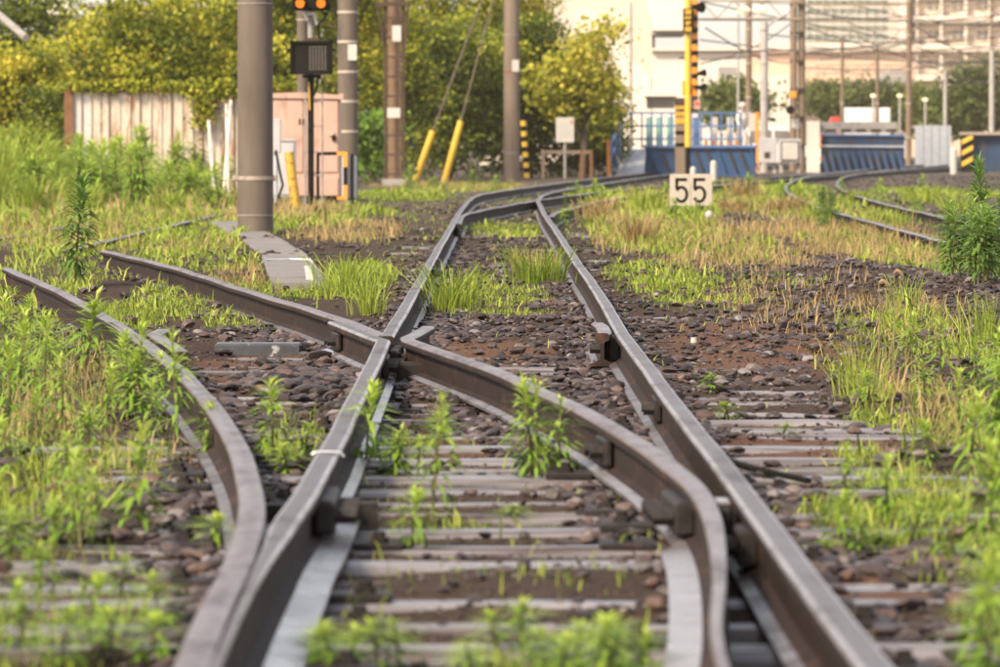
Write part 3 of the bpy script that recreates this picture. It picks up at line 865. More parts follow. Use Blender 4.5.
# the loose stones on sleepers ride on top of them
big_meshes = []
for k in range(10):
    for t in (.1, .3, .45, .6, .8):
        V, Fc = PR2[k]
        big_meshes.append(raw_mesh('stone', V, Fc, M['stone'], tint=np.full(len(V), t), sharp=28))
NBIG = 300
for i in range(NBIG):
    k = random.randrange(10); t = int(np.argmin(np.abs(np.array([.1, .3, .45, .6, .8]) - tints[i])))
    s = S[i, 2]
    o = obj('stone', big_meshes[k * 5 + t], ground, (S[i, 0], S[i, 1], zst[i]))
    o.rotation_euler = (random.uniform(-.3, .3), random.uniform(-.3, .3), rots[i])
    o.scale = (s * elong[i], s, s * flat[i])
def stone_mass(name, sel, protos, label):
    allV, allF, allT = [], [], []
    off = 0
    pk = rng.integers(0, len(protos), len(sel))
    for k in range(len(protos)):
        ii = sel[pk == k]
        if not len(ii): continue
        V, Fc = protos[k]
        s = S[ii, 2][:, None]
        P = V[None] * np.stack([S[ii, 2] * elong[ii], S[ii, 2], S[ii, 2] * flat[ii]], 1)[:, None, :]
        # tilt about x, then turn about z
        tl = rng.uniform(-.45, .45, len(ii))[:, None]
        y_, z_ = P[..., 1] * np.cos(tl) - P[..., 2] * np.sin(tl), P[..., 1] * np.sin(tl) + P[..., 2] * np.cos(tl)
        c, n = np.cos(rots[ii])[:, None], np.sin(rots[ii])[:, None]
        P = np.stack([P[..., 0] * c - y_ * n, P[..., 0] * n + y_ * c, z_], -1) + np.stack([S[ii, 0], S[ii, 1], zst[ii]], 1)[:, None, :]
        allV.append(P.reshape(-1, 3))
        allF.append((Fc[None] + (np.arange(len(ii)) * len(V))[:, None, None] + off).reshape(-1, 3))
        allT.append(np.repeat(tints[ii], len(V)))
        off += len(ii) * len(V)
    o = obj(name, raw_mesh(name, np.concatenate(allV), np.concatenate(allF), M['stone'], tint=np.concatenate(allT), sharp=28))
    tag(o, label, 'gravel', kind='stuff')
rest = np.arange(NBIG, len(S))
near = rest[(S[rest, 1] < 30) & (S[rest, 2] > .0125)]; far = rest[(S[rest, 1] >= 30) | (S[rest, 2] <= .0125)]
stone_mass('ballast_gravel', near, PR2, 'loose brown and grey ballast pebbles around the near rails')
stone_mass('fine_gravel', far, PR1, 'fine brown grit and far ballast pebbles spread over the whole trackbed')

# ------------------------------------------------------------------ cable trough and slab beside the left track
def trough():
    pts = [(-1.25, 36.8), (-1.36, 39), (-1.72, 46.4), (-2.3, 55), (-2.96, 63.3), (-3.3, 67), (-4.0, 74)]
    r_ = thing('cable_trough', 'grey concrete cable trough with lids leading back to the thick pole', 'cable trough', (-1.25, 36.8, 0))
    P = np.array(pts); d = np.concatenate([[0], np.cumsum(np.hypot(*np.diff(P, axis=0).T))])
    s = 0
    body = MB()
    while s < d[-1] - .6:
        x0, y0 = np.interp(s, d, P[:, 0]), np.interp(s, d, P[:, 1])
        x1, y1 = np.interp(s + .5, d, P[:, 0]), np.interp(s + .5, d, P[:, 1])
        a = math.atan2(x1 - x0, y1 - y0)
        cx, cy = (x0 + x1) / 2, (y0 + y1) / 2
        body.box((cx, cy, .0), (.37, .50, .08), -a)
        MB().bbox((cx, cy, .045 + random.uniform(-.010, .008)), (.40, .485, .04), .008, -a + random.uniform(-.02, .02)).build('lid', M['trough'], r_)
        s += .5
    body.build('channel', M['trough'], r_)
    MB().bar((-1.20, 37.2, .075), (-1.34, 41.0, .078), .05, .012).build('steel_strip', M['white'], r_)
    MB().tube([(-1.78, 43.0, .06), (-1.75, 43.05, .085), (-1.55, 43.1, .09), (-1.38, 43.05, .085), (-1.35, 43.0, .05)], .006, 6).build('lifting_wire', M['steel'], r_)
trough()
o = MB().bbox((-1.08, 25.7, .02), (.42, .22, .075), .01, .02).build('concrete_block', M['paintflake'], loc=(-1.08, 25.7, 0))
tag(o, 'dark slab with flaking white paint lying left of the crossing', 'slab')
o = MB().bbox((-2.55, 59.5, .03), (.5, .4, .12), .01, .2).build('concrete_block', M['trough'], loc=(-2.55, 59.5, 0))
tag(o, 'grey concrete block lying right behind the thick concrete pole', 'concrete block')
# stray bits in the trackbed
o = MB().tube([(2.02, 16.3, -.02), (2.05, 16.35, .05), (2.12, 16.4, .085), (2.2, 16.4, .08), (2.25, 16.35, .03), (2.27, 16.3, -.03)], .008, 6).build('loose_cable', M['concrete_lt'], loc=(2.1, 16.35, 0))
tag(o, 'pale loop of cable poking out of the stones right of the track', 'cable')
o = MB().tube([(.70, 17.3, .03), (.74, 16.8, .035), (.82, 16.2, .03), (.98, 15.7, .02)], .010, 6).build('loose_cable', M['black'], loc=(.8, 16.5, 0))
tag(o, 'black cable lying against the right-hand rail', 'cable')
o = thing('marker_stake', 'tiny cream peg sticking up from the gravel right of the check rail', 'stake', (1.05, 25.9, 0))
MB().tube([(1.05, 25.9, -.03), (1.05, 25.9, .05)], .014, 8).build('peg', M['wood'], o)
MB().tube([(1.05, 25.9, .05), (1.05, 25.9, .075)], .015, 8).build('cap', M['white'], o)
o = thing('marker_stake', 'short post with white knob in the grass below the number board', 'stake', (*G(709, 229), 0))
gx0, gy0 = G(709, 229)
MB().tube([(gx0, gy0, -.02), (gx0, gy0, .13)], .045, 10).build('post', M['wood'], o)
MB().ball((gx0, gy0, .17), .05, 10, sc=(1, 1, 1.1)).build('knob', M['white'], o, smooth=60)

# ------------------------------------------------------------------ number board 55
def five(mb, cx, y, cz, h, sw):
    """strokes of a narrow numeral five as a thin raised ribbon"""
    w = h * .50
    pts = [(w * .46, h * .5 - sw / 2), (-w * .40, h * .5 - sw / 2), (-w * .40, h * .06)]
    cxb, czb, rx, rz = -.02 * w, -h * .18, w * .46, h * .30
    arc = [(cxb + rx * math.cos(t), czb + rz * math.sin(t)) for t in np.linspace(R(148), R(-152), 22)]
    def ribbon(P):
        vs, fs = [], []
        for i, p in enumerate(P):
            a = P[max(0, i - 1)]; b = P[min(len(P) - 1, i + 1)]
            tx, tz = b[0] - a[0], b[1] - a[1]; l = math.hypot(tx, tz)
            nx, nz = -tz / l * sw / 2, tx / l * sw / 2
            for q in (1, -1):
                vs.append((cx + p[0] + nx * q, y, cz + p[1] + nz * q)); vs.append((cx + p[0] + nx * q, y - .003, cz + p[1] + nz * q))
        for i in range(len(P) - 1):
            a = i * 4
            fs += [(a + 1, a + 5, a + 7, a + 3), (a, a + 1, a + 5, a + 4), (a + 2, a + 3, a + 7, a + 6)]
        mb.add(vs, fs)
    ribbon(pts[:2]); ribbon([(pts[1][0], pts[1][1] + sw / 2), pts[2]]); ribbon(arc)
YB = 77.0
bx, _, bz = W(691, 190, YB)
o = thing('number_board', 'cream board with black numerals 55 standing in tall grass', 'sign', (bx, YB, 0))
pw = YB / F
MB().bbox((bx - 10.7 * pw, YB, bz), (21.0 * pw, .025, 32 * pw), .004).build('panel', M['band'], o)
MB().bbox((bx + 10.7 * pw, YB, bz), (21.0 * pw, .025, 32 * pw), .004).build('panel', M['band'], o)
m = MB(); five(m, bx - 9.5 * pw, YB - .0135, bz, 24 * pw, 3.0 * pw); m.build('numeral', M['black'], o)
m = MB(); five(m, bx + 8.5 * pw, YB - .0135, bz, 24 * pw, 3.0 * pw); m.build('numeral', M['black'], o)
for s in (-.5, .5):
    MB().bar((bx + s * .35, YB + .03, -.05), (bx + s * .35, YB + .03, bz + .2), .04).build('post', M['wood'], o)

# ------------------------------------------------------------------ poles
def pole(name, px, Y, wpx, label, mat, bands=(), tagpy=None, topz=12.0, lean=0.0, taper=.9, n=20):
    x = (px - VX) * Y / F; r = wpx / 2 * Y / F
    o = thing(name, label, 'pole', (x, Y, 0))
    m = MB(); m.tube([(x, Y, -.2), (x + lean * topz, Y, topz)], [r, r * taper], n); m.build('shaft', mat, o, smooth=50)
    for b in bands:
        py, bm_, hpx = b
        z = CZ - (py - HY) * Y / F
        rr = r * (1 - (1 - taper) * z / topz) + .006
        m = MB(); m.tube([(x + lean * z, Y, z - hpx / 2 * Y / F), (x + lean * z, Y, z + hpx / 2 * Y / F)], rr, n); m.build('band', bm_, o, smooth=50)
    for t in (tagpy or ()):
        cx, cy, w_, h_ = t
        X, _, Z = W(cx, cy, Y - r - .01)
        MB().bbox((X, Y - r * 1.0 - .004, Z), (w_ * Y / F, .012, h_ * Y / F), .002).build('number_plate', M['white'], o)
    return o
p1 = pole('concrete_pole', 255.5, 58.5, 36, 'thick concrete pole beside the cable trough, left of the signal', M['concrete'],
          bands=((178, M['rustband'], 4.0), (215, M['concrete_lt'], 1.0), (4, M['concrete_lt'], 1.2)))
xp = (255.5 - VX) * 58.5 / F
m = MB(); m.bbox((xp - .215, 58.5 - .02, CZ - 33 * 58.5 / F), (.06, .07, .06), .01); m.bbox((xp + .215, 58.5 - .02, CZ - 33 * 58.5 / F), (.06, .07, .06), .01)
m.build('band_clamp', M['rustband'], p1)
pole('concrete_pole', 348, 96, 20.5, 'pale-banded concrete pole behind the salmon cabinet', M['concrete'],
     bands=[(py, M['band'], 2.4) for py in (12.5, 42, 72, 101.5, 131.5)], tagpy=((352.5, 52.5, 9, 16),))
pole('concrete_pole', 302.5, 100, 11, 'slim concrete pole right behind the signal screen', M['concrete'], bands=((20, M['band'], 1.2),))
pole('wooden_pole', 511.5, 150, 16.5, 'tall wooden pole in front of the round green shrubs', M['wood'],
     bands=((72, M['rustpost'], 1.6), (35, M['concrete_lt'], 1), (153, M['concrete_lt'], 1)), tagpy=((515.5, 66, 7, 12),))

# lattice column
def lattice(px, Y, wpx, label, z1=9.0):
    x = (px - VX) * Y / F; w = wpx * Y / F; h = w / 2
    o = thing('lattice_mast', label, 'mast', (x, Y, 0))
    for sx in (-1, 1):
        for sy in (-1, 1):
            MB().bar((x + sx * h * .86, Y + sy * h * .86, -.1), (x + sx * h * .86, Y + sy * h * .86, z1), h * .28).build('corner_angle', M['lattice'], o)
    MB().box2((x - h * .62, Y + h * .4, 0), (x + h * .62, Y + h * .45, z1)).build('web_plate', M['rustplate'], o)
    z = CZ - (188 - HY) * Y / F + .3
    while z < z1:
        MB().box2((x - h, Y - h - .012, z), (x + h, Y - h + .012, z + .05)).build('batten', M['lattice'], o)
        z += 19.5 * Y / F
    for (cx, cy, w_, h_) in ((397, 34, 9, 16), (394, 113, 13, 10)):
        X, _, Z = W(cx, cy, Y)
        MB().bbox((X, Y - h - .03, Z), (w_ * Y / F, .015, h_ * Y / F), .003).build('number_plate', M['white'], o)
    X0, _, Z0 = W(376, 5, Y); X1 = W(411, 5, Y)[0]; zs = W(0, 45, Y)[2]
    MB().box2((X0, Y - .35, Z0 - .04), (X1, Y - .27, Z0 + .06)).build('bracket', M['lattice'], o)
    MB().box2((X0, Y + .27, Z0 - .04), (X1, Y + .35, Z0 + .06)).build('bracket', M['lattice'], o)
    for X, s in ((X0 + .05, -1), (X1 - .05, 1)):
        MB().bar((X, Y - .33, Z0), (x + s * h, Y - .26, zs), .06).build('strut', M['lattice'], o)
    MB().box2((x - h * 1.2, Y - h * 1.2, -.1), (x + h * 1.2, Y + h * 1.2, .22)).build('footing', M['concrete_lt'], o)
lattice(394.5, 125, 21, 'rust-brown lattice mast between the signal and the yellow guy covers')

# guy wires with yellow covers
for (b, t, top, lab) in (((416, 178), (433, 131), (482, 0), 'left guy wire with yellow cover in front of shrubs'), ((444, 183), (461, 121), (493, 0), 'right guy wire with yellow cover in front of shrubs')):
    Y = 146.0
    A, B = Vector(W(*b, Y)), Vector(W(*t, Y))
    T = B + (Vector(W(*top, Y)) - B) * 2.0
    o = thing('guy_wire', lab, 'guy wire', (A.x, A.y, 0))
    MB().tube([A - (B - A) * .1, B], .09, 10).build('cover', M['yellow'], o, smooth=50)
    MB().tube([B, T], .022, 6).build('wire', M['wire'], o)

# ------------------------------------------------------------------ signal
def signal():
    Y = 80.0; k = Y / F
    x, _, _ = W(311, 212, Y)
    o = thing('signal_mast', 'black trackside signal with two lit amber lamps above a dotted screen', 'signal', (x, Y, 0))
    MB().tube([(x, Y, -.1), (x, Y, W(0, 70, Y)[2])], 3.1 * k, 12).build('mast', M['black'], o, smooth=50)
    MB().tube([(x, Y + .02, W(0, 70, Y)[2]), (x, Y + .02, W(0, -30, Y)[2])], 3.0 * k, 12).build('upper_mast', M['concrete_lt'], o, smooth=50)
    MB().tube([(x - .08, Y + .02, -.06), (x - .03, Y, .06), (x, Y - .02, .16)], .05, 8).build('cable_boot', M['black'], o)
    bx, _, bz = W(312, 58, Y)
    scr = MB().bbox((bx, Y - .10, bz), (41 * k, .16, 33 * k), .02).build('screen_box', M['black'], o)
    fr = MB()
    for (cx, cz, w_, h_) in ((0, 15.5, 42, 2.4), (0, -15.5, 42, 2.4), (-20, 0, 2.4, 33), (20, 0, 2.4, 33)):
        fr.box((bx + cx * k, Y - .20, bz + cz * k), (w_ * k, .05, h_ * k))
    fr.build('hood_rim', M['black'], scr)
    MB().box((bx - .2 * k, Y - .186, bz), (37 * k, .008, 28.5 * k)).build('screen', M['matblack'], scr)
    d = MB()
    for i in range(6):
        for j in range(9):
            d.box((bx + (-1.2 + i * 3.0) * k, Y - .193, bz + (10.6 - j * 2.75) * k), (1.2 * k, .006, 1.2 * k))
    d.build('led_dots', M['dots'], scr)["kind"] = "stuff"
    for s in (-1, 1):
        for zz in (-8, 8):
            MB().tube([(bx + s * 20.5 * k, Y - .12, bz + zz * k), (bx + s * 23.5 * k, Y - .12, bz + zz * k)], 1.3 * k, 8).build('clamp_knob', M['black'], scr)
    MB().box((bx, Y, bz + 18 * k), (15 * k, .12, 4 * k)).build('screen_bracket', M['lattice'], o)
    MB().box((bx, Y, bz - 18.5 * k), (18 * k, .12, 3 * k)).build('screen_bracket', M['black'], o)
    # lamp head
    lx, _, lz = W(311.5, 1.5, Y)
    hd = MB().bbox((lx, Y - .08, lz), (38 * k, .16, 19 * k), .02).build('lamp_head', M['black'], o)
    for px in (300.7, 321.6):
        X, _, Z = W(px, 4, Y)
        ring = MB()
        ring.tube([(X, Y - .16, Z), (X, Y - .30, Z)], 5.6 * k, 14, cap=False)
        ring.build('visor', M['black'], hd, smooth=60)
        MB().tube([(X, Y - .155, Z), (X, Y - .19, Z)], 4.6 * k, 16).build('lens', M['amber'], hd, smooth=60)
    # fittings below the head
    for (a, b, r_) in (((304, 12), (308, 21), 1.6), ((314, 12), (317, 25), 1.6), ((322, 12), (326, 14), 1.2), ((307, 14), (314, 14), 2.2)):
        MB().tube([W(*a, Y - .06), W(*b, Y - .06)], r_ * k, 8).build('bracket_arm', M['white'] if r_ > 1.5 else M['black'], o)
    MB().tube([W(328, 12, Y - .05), W(325, 19, Y - .05), W(319, 24, Y - .05), W(319, 38, Y - .03)], 1.1 * k, 8).build('cable', M['black'], o)
    MB().tube([W(319, 76, Y), W(317, 88, Y), W(312, 100, Y - .05), W(312, 190, Y - .05)], 1.2 * k, 8).build('cable', M['black'], o)
    MB().tube([W(309, 82, Y - .05), W(310, 110, Y - .05)], .9 * k, 8).build('cable_tie', M['rustyyellow'], o)
    for px in (305.5, 322.5):
        MB().tube([W(px, 92, Y + .05), W(px, 214, Y + .05)], .9 * k, 6).build('conduit', M['concrete_lt'], o)
    for py in (102, 126, 152, 175):
        MB().box((x + .03, Y + .03, W(0, py, Y)[2]), (19 * k, .03, 1.2 * k)).build('clamp', M['concrete_lt'], o)
signal()

# ------------------------------------------------------------------ salmon cabinet and its neighbours
def cabinet():
    Y = 92.0; k = Y / F
    X0, X1 = W(262, 0, Y)[0], W(340, 0, Y)[0]
    Z0, Z1 = W(0, 202, Y)[2] + .1, W(0, 99, Y)[2]
    o = thing('relay_cabinet', 'large salmon-pink steel relay cabinet behind the signal mast', 'cabinet', ((X0 + X1) / 2, Y, 0))
    MB().bbox(((X0 + X1) / 2, Y + .45, (Z0 + Z1) / 2), (X1 - X0, .9, Z1 - Z0), .015).build('body', M['pink'], o)
    zr = W(0, 98, Y)[2]
    MB().poly([(X0 - .04, zr), (X1 + .03, zr - .02), (X1 + .03, zr + .05), ((X0 + X1) / 2, zr + .10), (X0 - .04, zr + .07)], Y - .06, Y + .95).build('roof', M['pink'], o)
    zs = W(0, 174, Y)[2]
    d1 = MB().bbox(((X0 + X1) / 2 - 15 * k, Y - .012, (zs + Z1) / 2), (34 * k, .024, Z1 - zs - .06), .006).build('door', M['pink'], o)
    d2 = MB().bbox(((X0 + X1) / 2 + 20 * k, Y - .012, (zs + Z1) / 2), (34 * k, .024, Z1 - zs - .06), .006).build('door', M['pink'], o)
    MB().bbox(((X0 + X1) / 2, Y - .01, (Z0 + zs) / 2 - .02), (X1 - X0 - .06, .02, zs - Z0 - .06), .006).build('plinth_panel', M['pink'], o)
    hx, _, hz = W(334, 138, Y)
    MB().bbox((hx, Y - .05, hz), (3.5 * k, .05, 6 * k), .006).build('handle', M['black'], d2)
    MB().bbox((hx - 2 * k, Y - .045, hz + 4 * k), (5 * k, .04, 4 * k), .006).build('handle_plate', M['pink'], d2)
    for i, px in enumerate((300, 303.5)):
        hx, _, hz = W(px, 122, Y)
        MB().box((hx, Y - .027, hz), (2.2 * k, .004, 6 * k)).build('painted_mark', M['lattice'], d1)
    for X in (X0 + .1, X1 - .1):
        MB().box((X, Y + .45, Z0 / 2 - .05), (.15, .7, Z0 + .1)).build('foot', M['black'], o)
    MB().bbox((X1 + .03, Y - .03, W(0, 97, Y)[2]), (5 * k, .1, 6 * k), .01).build('roof_cap', M['pink'], o)
    # small grey boxes in front
    Y2 = 88.0; k2 = Y2 / F
    o2 = thing('junction_box', 'low pale grey junction box standing against the salmon cabinet', 'junction box', (*W(284, 0, Y2)[:2], 0))
    a, b = W(270, 197, Y2), W(296, 141, Y2)
    MB().bbox(((a[0] + b[0]) / 2, Y2, (a[2] + b[2]) / 2), (b[0] - a[0], .3, b[2] - a[2]), .01).build('case', M['greybox'], o2)
    MB().bbox(((a[0] + b[0]) / 2, Y2 - .16, (a[2] + b[2]) / 2), (b[0] - a[0] - .06, .02, b[2] - a[2] - .08), .005).build('door', M['greybox'], o2)
    MB().box(((a[0] + b[0]) / 2, Y2, b[2] + .02), (b[0] - a[0] + .04, .36, .03)).build('lid', M['greybox'], o2)
    o3 = thing('meter_box', 'narrow light grey meter box beside the thick concrete pole', 'meter box', (*W(277, 0, 86)[:2], 0))
    a, b = W(271, 153, 86), W(281, 119, 86)
    MB().bbox(((a[0] + b[0]) / 2, 86, (a[2] + b[2]) / 2), (b[0] - a[0], .16, b[2] - a[2]), .01).build('case', M['greybox'], o3)
    MB().tube([((a[0] + b[0]) / 2, 86, a[2]), ((a[0] + b[0]) / 2, 86, -.05)], .03, 8).build('post', M['steel'], o3)
    # drooping cable
    o4 = MB().tube([W(276, 150, 84), W(280, 172, 84), W(283, 185, 84), W(279, 196, 84), W(276, 205, 84)], .02, 6).build('hanging_cable', M['black'], loc=W(280, 180, 84))
    tag(o4, 'black cable dangling beside the thick concrete pole', 'cable')
    # stake
    m = MB().tube([W(297.5, 216, 78), W(293, 185, 78), W(289, 152, 78)], [.075, .072, .068], 8)
    tag(m.build('yellow_stake', M['rustyyellow'], loc=(*W(297, 0, 78)[:2], 0), smooth=50), 'leaning yellow stake with rust spots left of the signal mast', 'stake')
    # striped barrier
    Y5 = 84.0
    o5 = thing('barrier_frame', 'black and orange striped barrier frame right of the signal mast', 'barrier', (*W(345, 0, Y5)[:2], 0))
    def hbar(p0, p1, mat, w=.055): MB().bar(W(*p0, Y5), W(*p1, Y5), w).build('bar', mat, o5)
    hbar((317, 153.5), (337, 153.5), M['black']); hbar((337, 153.5), (347.2, 153.5), M['orange'])
    hbar((317, 198), (337, 198), M['black']); hbar((337, 198), (347.2, 198), M['orange'])
    for z0, z1, mt in ((152, 167, M['orange']), (167, 185, M['black']), (185, 199.5, M['orange'])):
        MB().bar(W(345.5, z0, Y5 - .01), W(345.5, z1, Y5 - .01), .06).build('bar', mt, o5)
    for px, mt in ((343.5, M['steel']), (352, M['black']), (318, M['black'])):
        MB().bar(W(px, 216, Y5 + .02), W(px, 154, Y5 + .02), .05).build('post', mt, o5)
    MB().box2((W(348, 0, Y5)[0], Y5 + .05, W(0, 198, Y5)[2]), (W(356, 0, Y5)[0], Y5 + .6, W(0, 156, Y5)[2])).build('side_panel', M['steel'], o5)
cabinet()

# thin white posts
for (b, t, lab, g_) in (((215, 202), (209, 120), 'rusty white post standing alone between fence and thick pole', None),
                    ((223.5, 200), (231.5, 100), 'rusty white post leaning right in the pair beside the thick pole', None),
                    ((228.5, 200), (227, 104), 'upright rusty white post of the pair beside the thick pole', None)):
    Y = 93.0
    o = thing('white_post', lab, 'post', (*W(b[0], 0, Y)[:2], 0))
    A, B = Vector(W(*b, Y)), Vector(W(*t, Y))
    MB().tube([A - (B - A) * .08, B], .03, 8).build('pipe', M['whiterust'], o, smooth=50)
    MB().tube([B, B + (B - A).normalized() * .05], .034, 8).build('cap', M['rustpost'], o, smooth=50)

# ------------------------------------------------------------------ sheet steel fence
def fence():
    Y = 118.0; k = Y / F
    X0, X1 = W(66, 0, Y)[0], W(300, 0, Y)[0]
    zt = W(0, 88, Y)[2]
    o = thing('sheet_fence', 'faded corrugated sheet fence with rust streaks and a rusty end post', 'fence', (X0, Y, 0))
    MB().box2((X0 - .02, Y - .10, -.1), (X0 + 8 * k, Y + .10, zt - .08)).build('end_post', M['rustpost'], o)
    x = X0 + 8 * k; i = 0
    while x < X1:
        w = 10.4 * k if i > 3 else 9.0 * k
        dz = random.uniform(-.03, .02)
        mt = M['fencepatch'] if i in (0, 1) else M['fence']
        m = MB()
        m.poly([(x, -.05), (x + w * .92, -.05), (x + w * .92, zt + dz - .1), (x, zt + dz - .1)], Y - .015 - .01 * (i % 2), Y + .015)
        m.build('sheet', mt, o)
        MB().box2((x + w * .90, Y - .055, -.05), (x + w * 1.02, Y - .03, zt - .12)).build('rib', M['rustpost'] if i % 3 == 0 else M['fence'], o)
        x += w; i += 1
    MB().box2((X0, Y - .07, zt - .1), (X1, Y + .07, zt - .03)).build('top_rail', M['rustpost'], o)
fence()

# ------------------------------------------------------------------ small posts and board by the shrubs
o = thing('striped_post', 'thin yellow and black striped post beside the wooden pole', 'post', (*W(525.5, 0, 152)[:2], 0))
zb = 0
for i in range(12):
    a, b = W(527 - i * .35, 178 - i * 5.2, 152), W(527 - (i + 1) * .35, 178 - (i + 1) * 5.2, 152)
    MB().tube([a, b], .085, 10).build('stripe', M['black'] if i % 2 else M['yellow'], o, smooth=50)
o = thing('notice_board', 'small white notice board on a post in front of shrubs', 'notice board', (*W(565, 0, 155)[:2], 0))
X, _, Z = W(565, 130, 155); k = 155 / F
MB().tube([(X, 155.03, -.1), (X, 155.03, Z + .3)], .04, 8).build('post', M['concrete_lt'], o)
brd = MB().bbox((X, 155 - .03, Z), (18 * k, .03, 25 * k), .006).build('board', M['white'], o)
for i in range(6):
    MB().box((X + (-6 + i * 2.4) * k, 155 - .048, Z - 1 * k), (.8 * k, .004, (16 if i % 2 else 13) * k)).build('text_line', M['greybox'], brd)
MB().box((X + 6.6 * k, 155 - .048, Z + 8 * k), (1.6 * k, .004, 4 * k)).build('stamp', M['red'], brd)
o = thing('timber_rail', 'low brown timber rail half hidden at the foot of the shrubs', 'rail fence', (*W(565, 0, 157)[:2], 0))
MB().bar(W(541, 152, 157), W(592, 152, 157), .09, .10).build('top_bar', M['wood'], o)
for px in (543, 582, 591): MB().bar(W(px, 180, 157), W(px, 150, 157), .10).build('post', M['rustpost'] if px > 580 else M['wood'], o)

# ------------------------------------------------------------------ right-hand side: blue footbridge, signals, bridge parapets
def blue_platform():
    Y = 165.0; k = Y / F
    o = thing('blue_footbridge', 'blue steel girder walkway with blue railings behind the number board', 'footbridge', (*W(690, 0, Y)[:2], 0))
    a, b = W(645, 172, Y), W(756, 148, Y)
    g_ = MB().box2((a[0], Y, a[2] - .15), (b[0], Y + .25, b[2])).build('girder', M['blue'], o)
    MB().box2((a[0] - .05, Y - .12, b[2]), (b[0] + .05, Y + 1.6, b[2] + .09)).build('deck_edge', M['bluerail'], o)
    for i in range(10):
        px = 650 + i * 11.2
        MB().bar(W(px + 8, 171, Y - .06), W(px, 150, Y - .06), .10, .05).build('stiffener', M['lattice'] if i % 3 else M['blue'], o)
    for i in range(14):
        px = 612 + i * 9.9
        MB().bar(W(px, 148, Y - .05), W(px, 113, Y - .05), .055).build('railing_post', M['bluerail'], o)
    for py in (113, 126, 139):
        MB().bar(W(609, py, Y - .055), W(741, py, Y - .055), .06).build('railing_bar', M['bluerail'], o)
    for px, mt in ((650, 'teal'), (660, 'teal'), (671, 'teal'), (697, 'bluerail'), (731, 'white'), (715, 'white')):
        MB().box2((W(px - 3.5, 0, Y)[0], Y + .6, W(0, 148, Y)[2]), (W(px + 3.5, 0, Y)[0], Y + .66, W(0, 117, Y)[2])).build('glazed_panel', M[mt], o)
    for i in range(5):
        c = W(706 + i * 7.6, 143, Y + .4)
        MB().bbox(c, (3.6 * k, .1, 5 * k), .02).build('reflector', M['orange'], o)
    # metal ramp with side rails
    r0, r1 = W(629, 179, Y - 5), W(634, 149, Y)
    m = MB()
    m.add([(W(614, 0, Y - 4)[0], Y - 4, -.02), (W(643, 0, Y - 4)[0], Y - 4, -.02), (W(646, 0, Y)[0], Y, r1[2]), (W(626, 0, Y)[0], Y, r1[2]),
           (W(614, 0, Y - 4)[0], Y - 4, -.12), (W(643, 0, Y - 4)[0], Y - 4, -.12), (W(646, 0, Y)[0], Y, r1[2] - .1), (W(626, 0, Y)[0], Y, r1[2] - .1)],
          [(0, 1, 2, 3), (4, 7, 6, 5), (0, 4, 5, 1), (1, 5, 6, 2), (2, 6, 7, 3), (3, 7, 4, 0)])
    m.build('ramp_plate', M['steel'], o)
    for py0, py1 in ((150, 116), (163, 130)):
        MB().bar(W(609, py0, Y - 4), W(622, py1, Y), .06).build('ramp_rail', M['bluerail'], o)
    for px, p0, p1 in ((612, 178, 143), (616, 172, 132), (620, 160, 122)):
        MB().bar(W(px, p0, Y - 3), W(px, p1, Y - 3), .055).build('ramp_post', M['bluerail'], o)
    MB().bar(W(609, 181, Y - 4.2), W(608, 139, Y - 4.2), .10).build('ramp_end_post', M['orange'], o)
blue_platform()

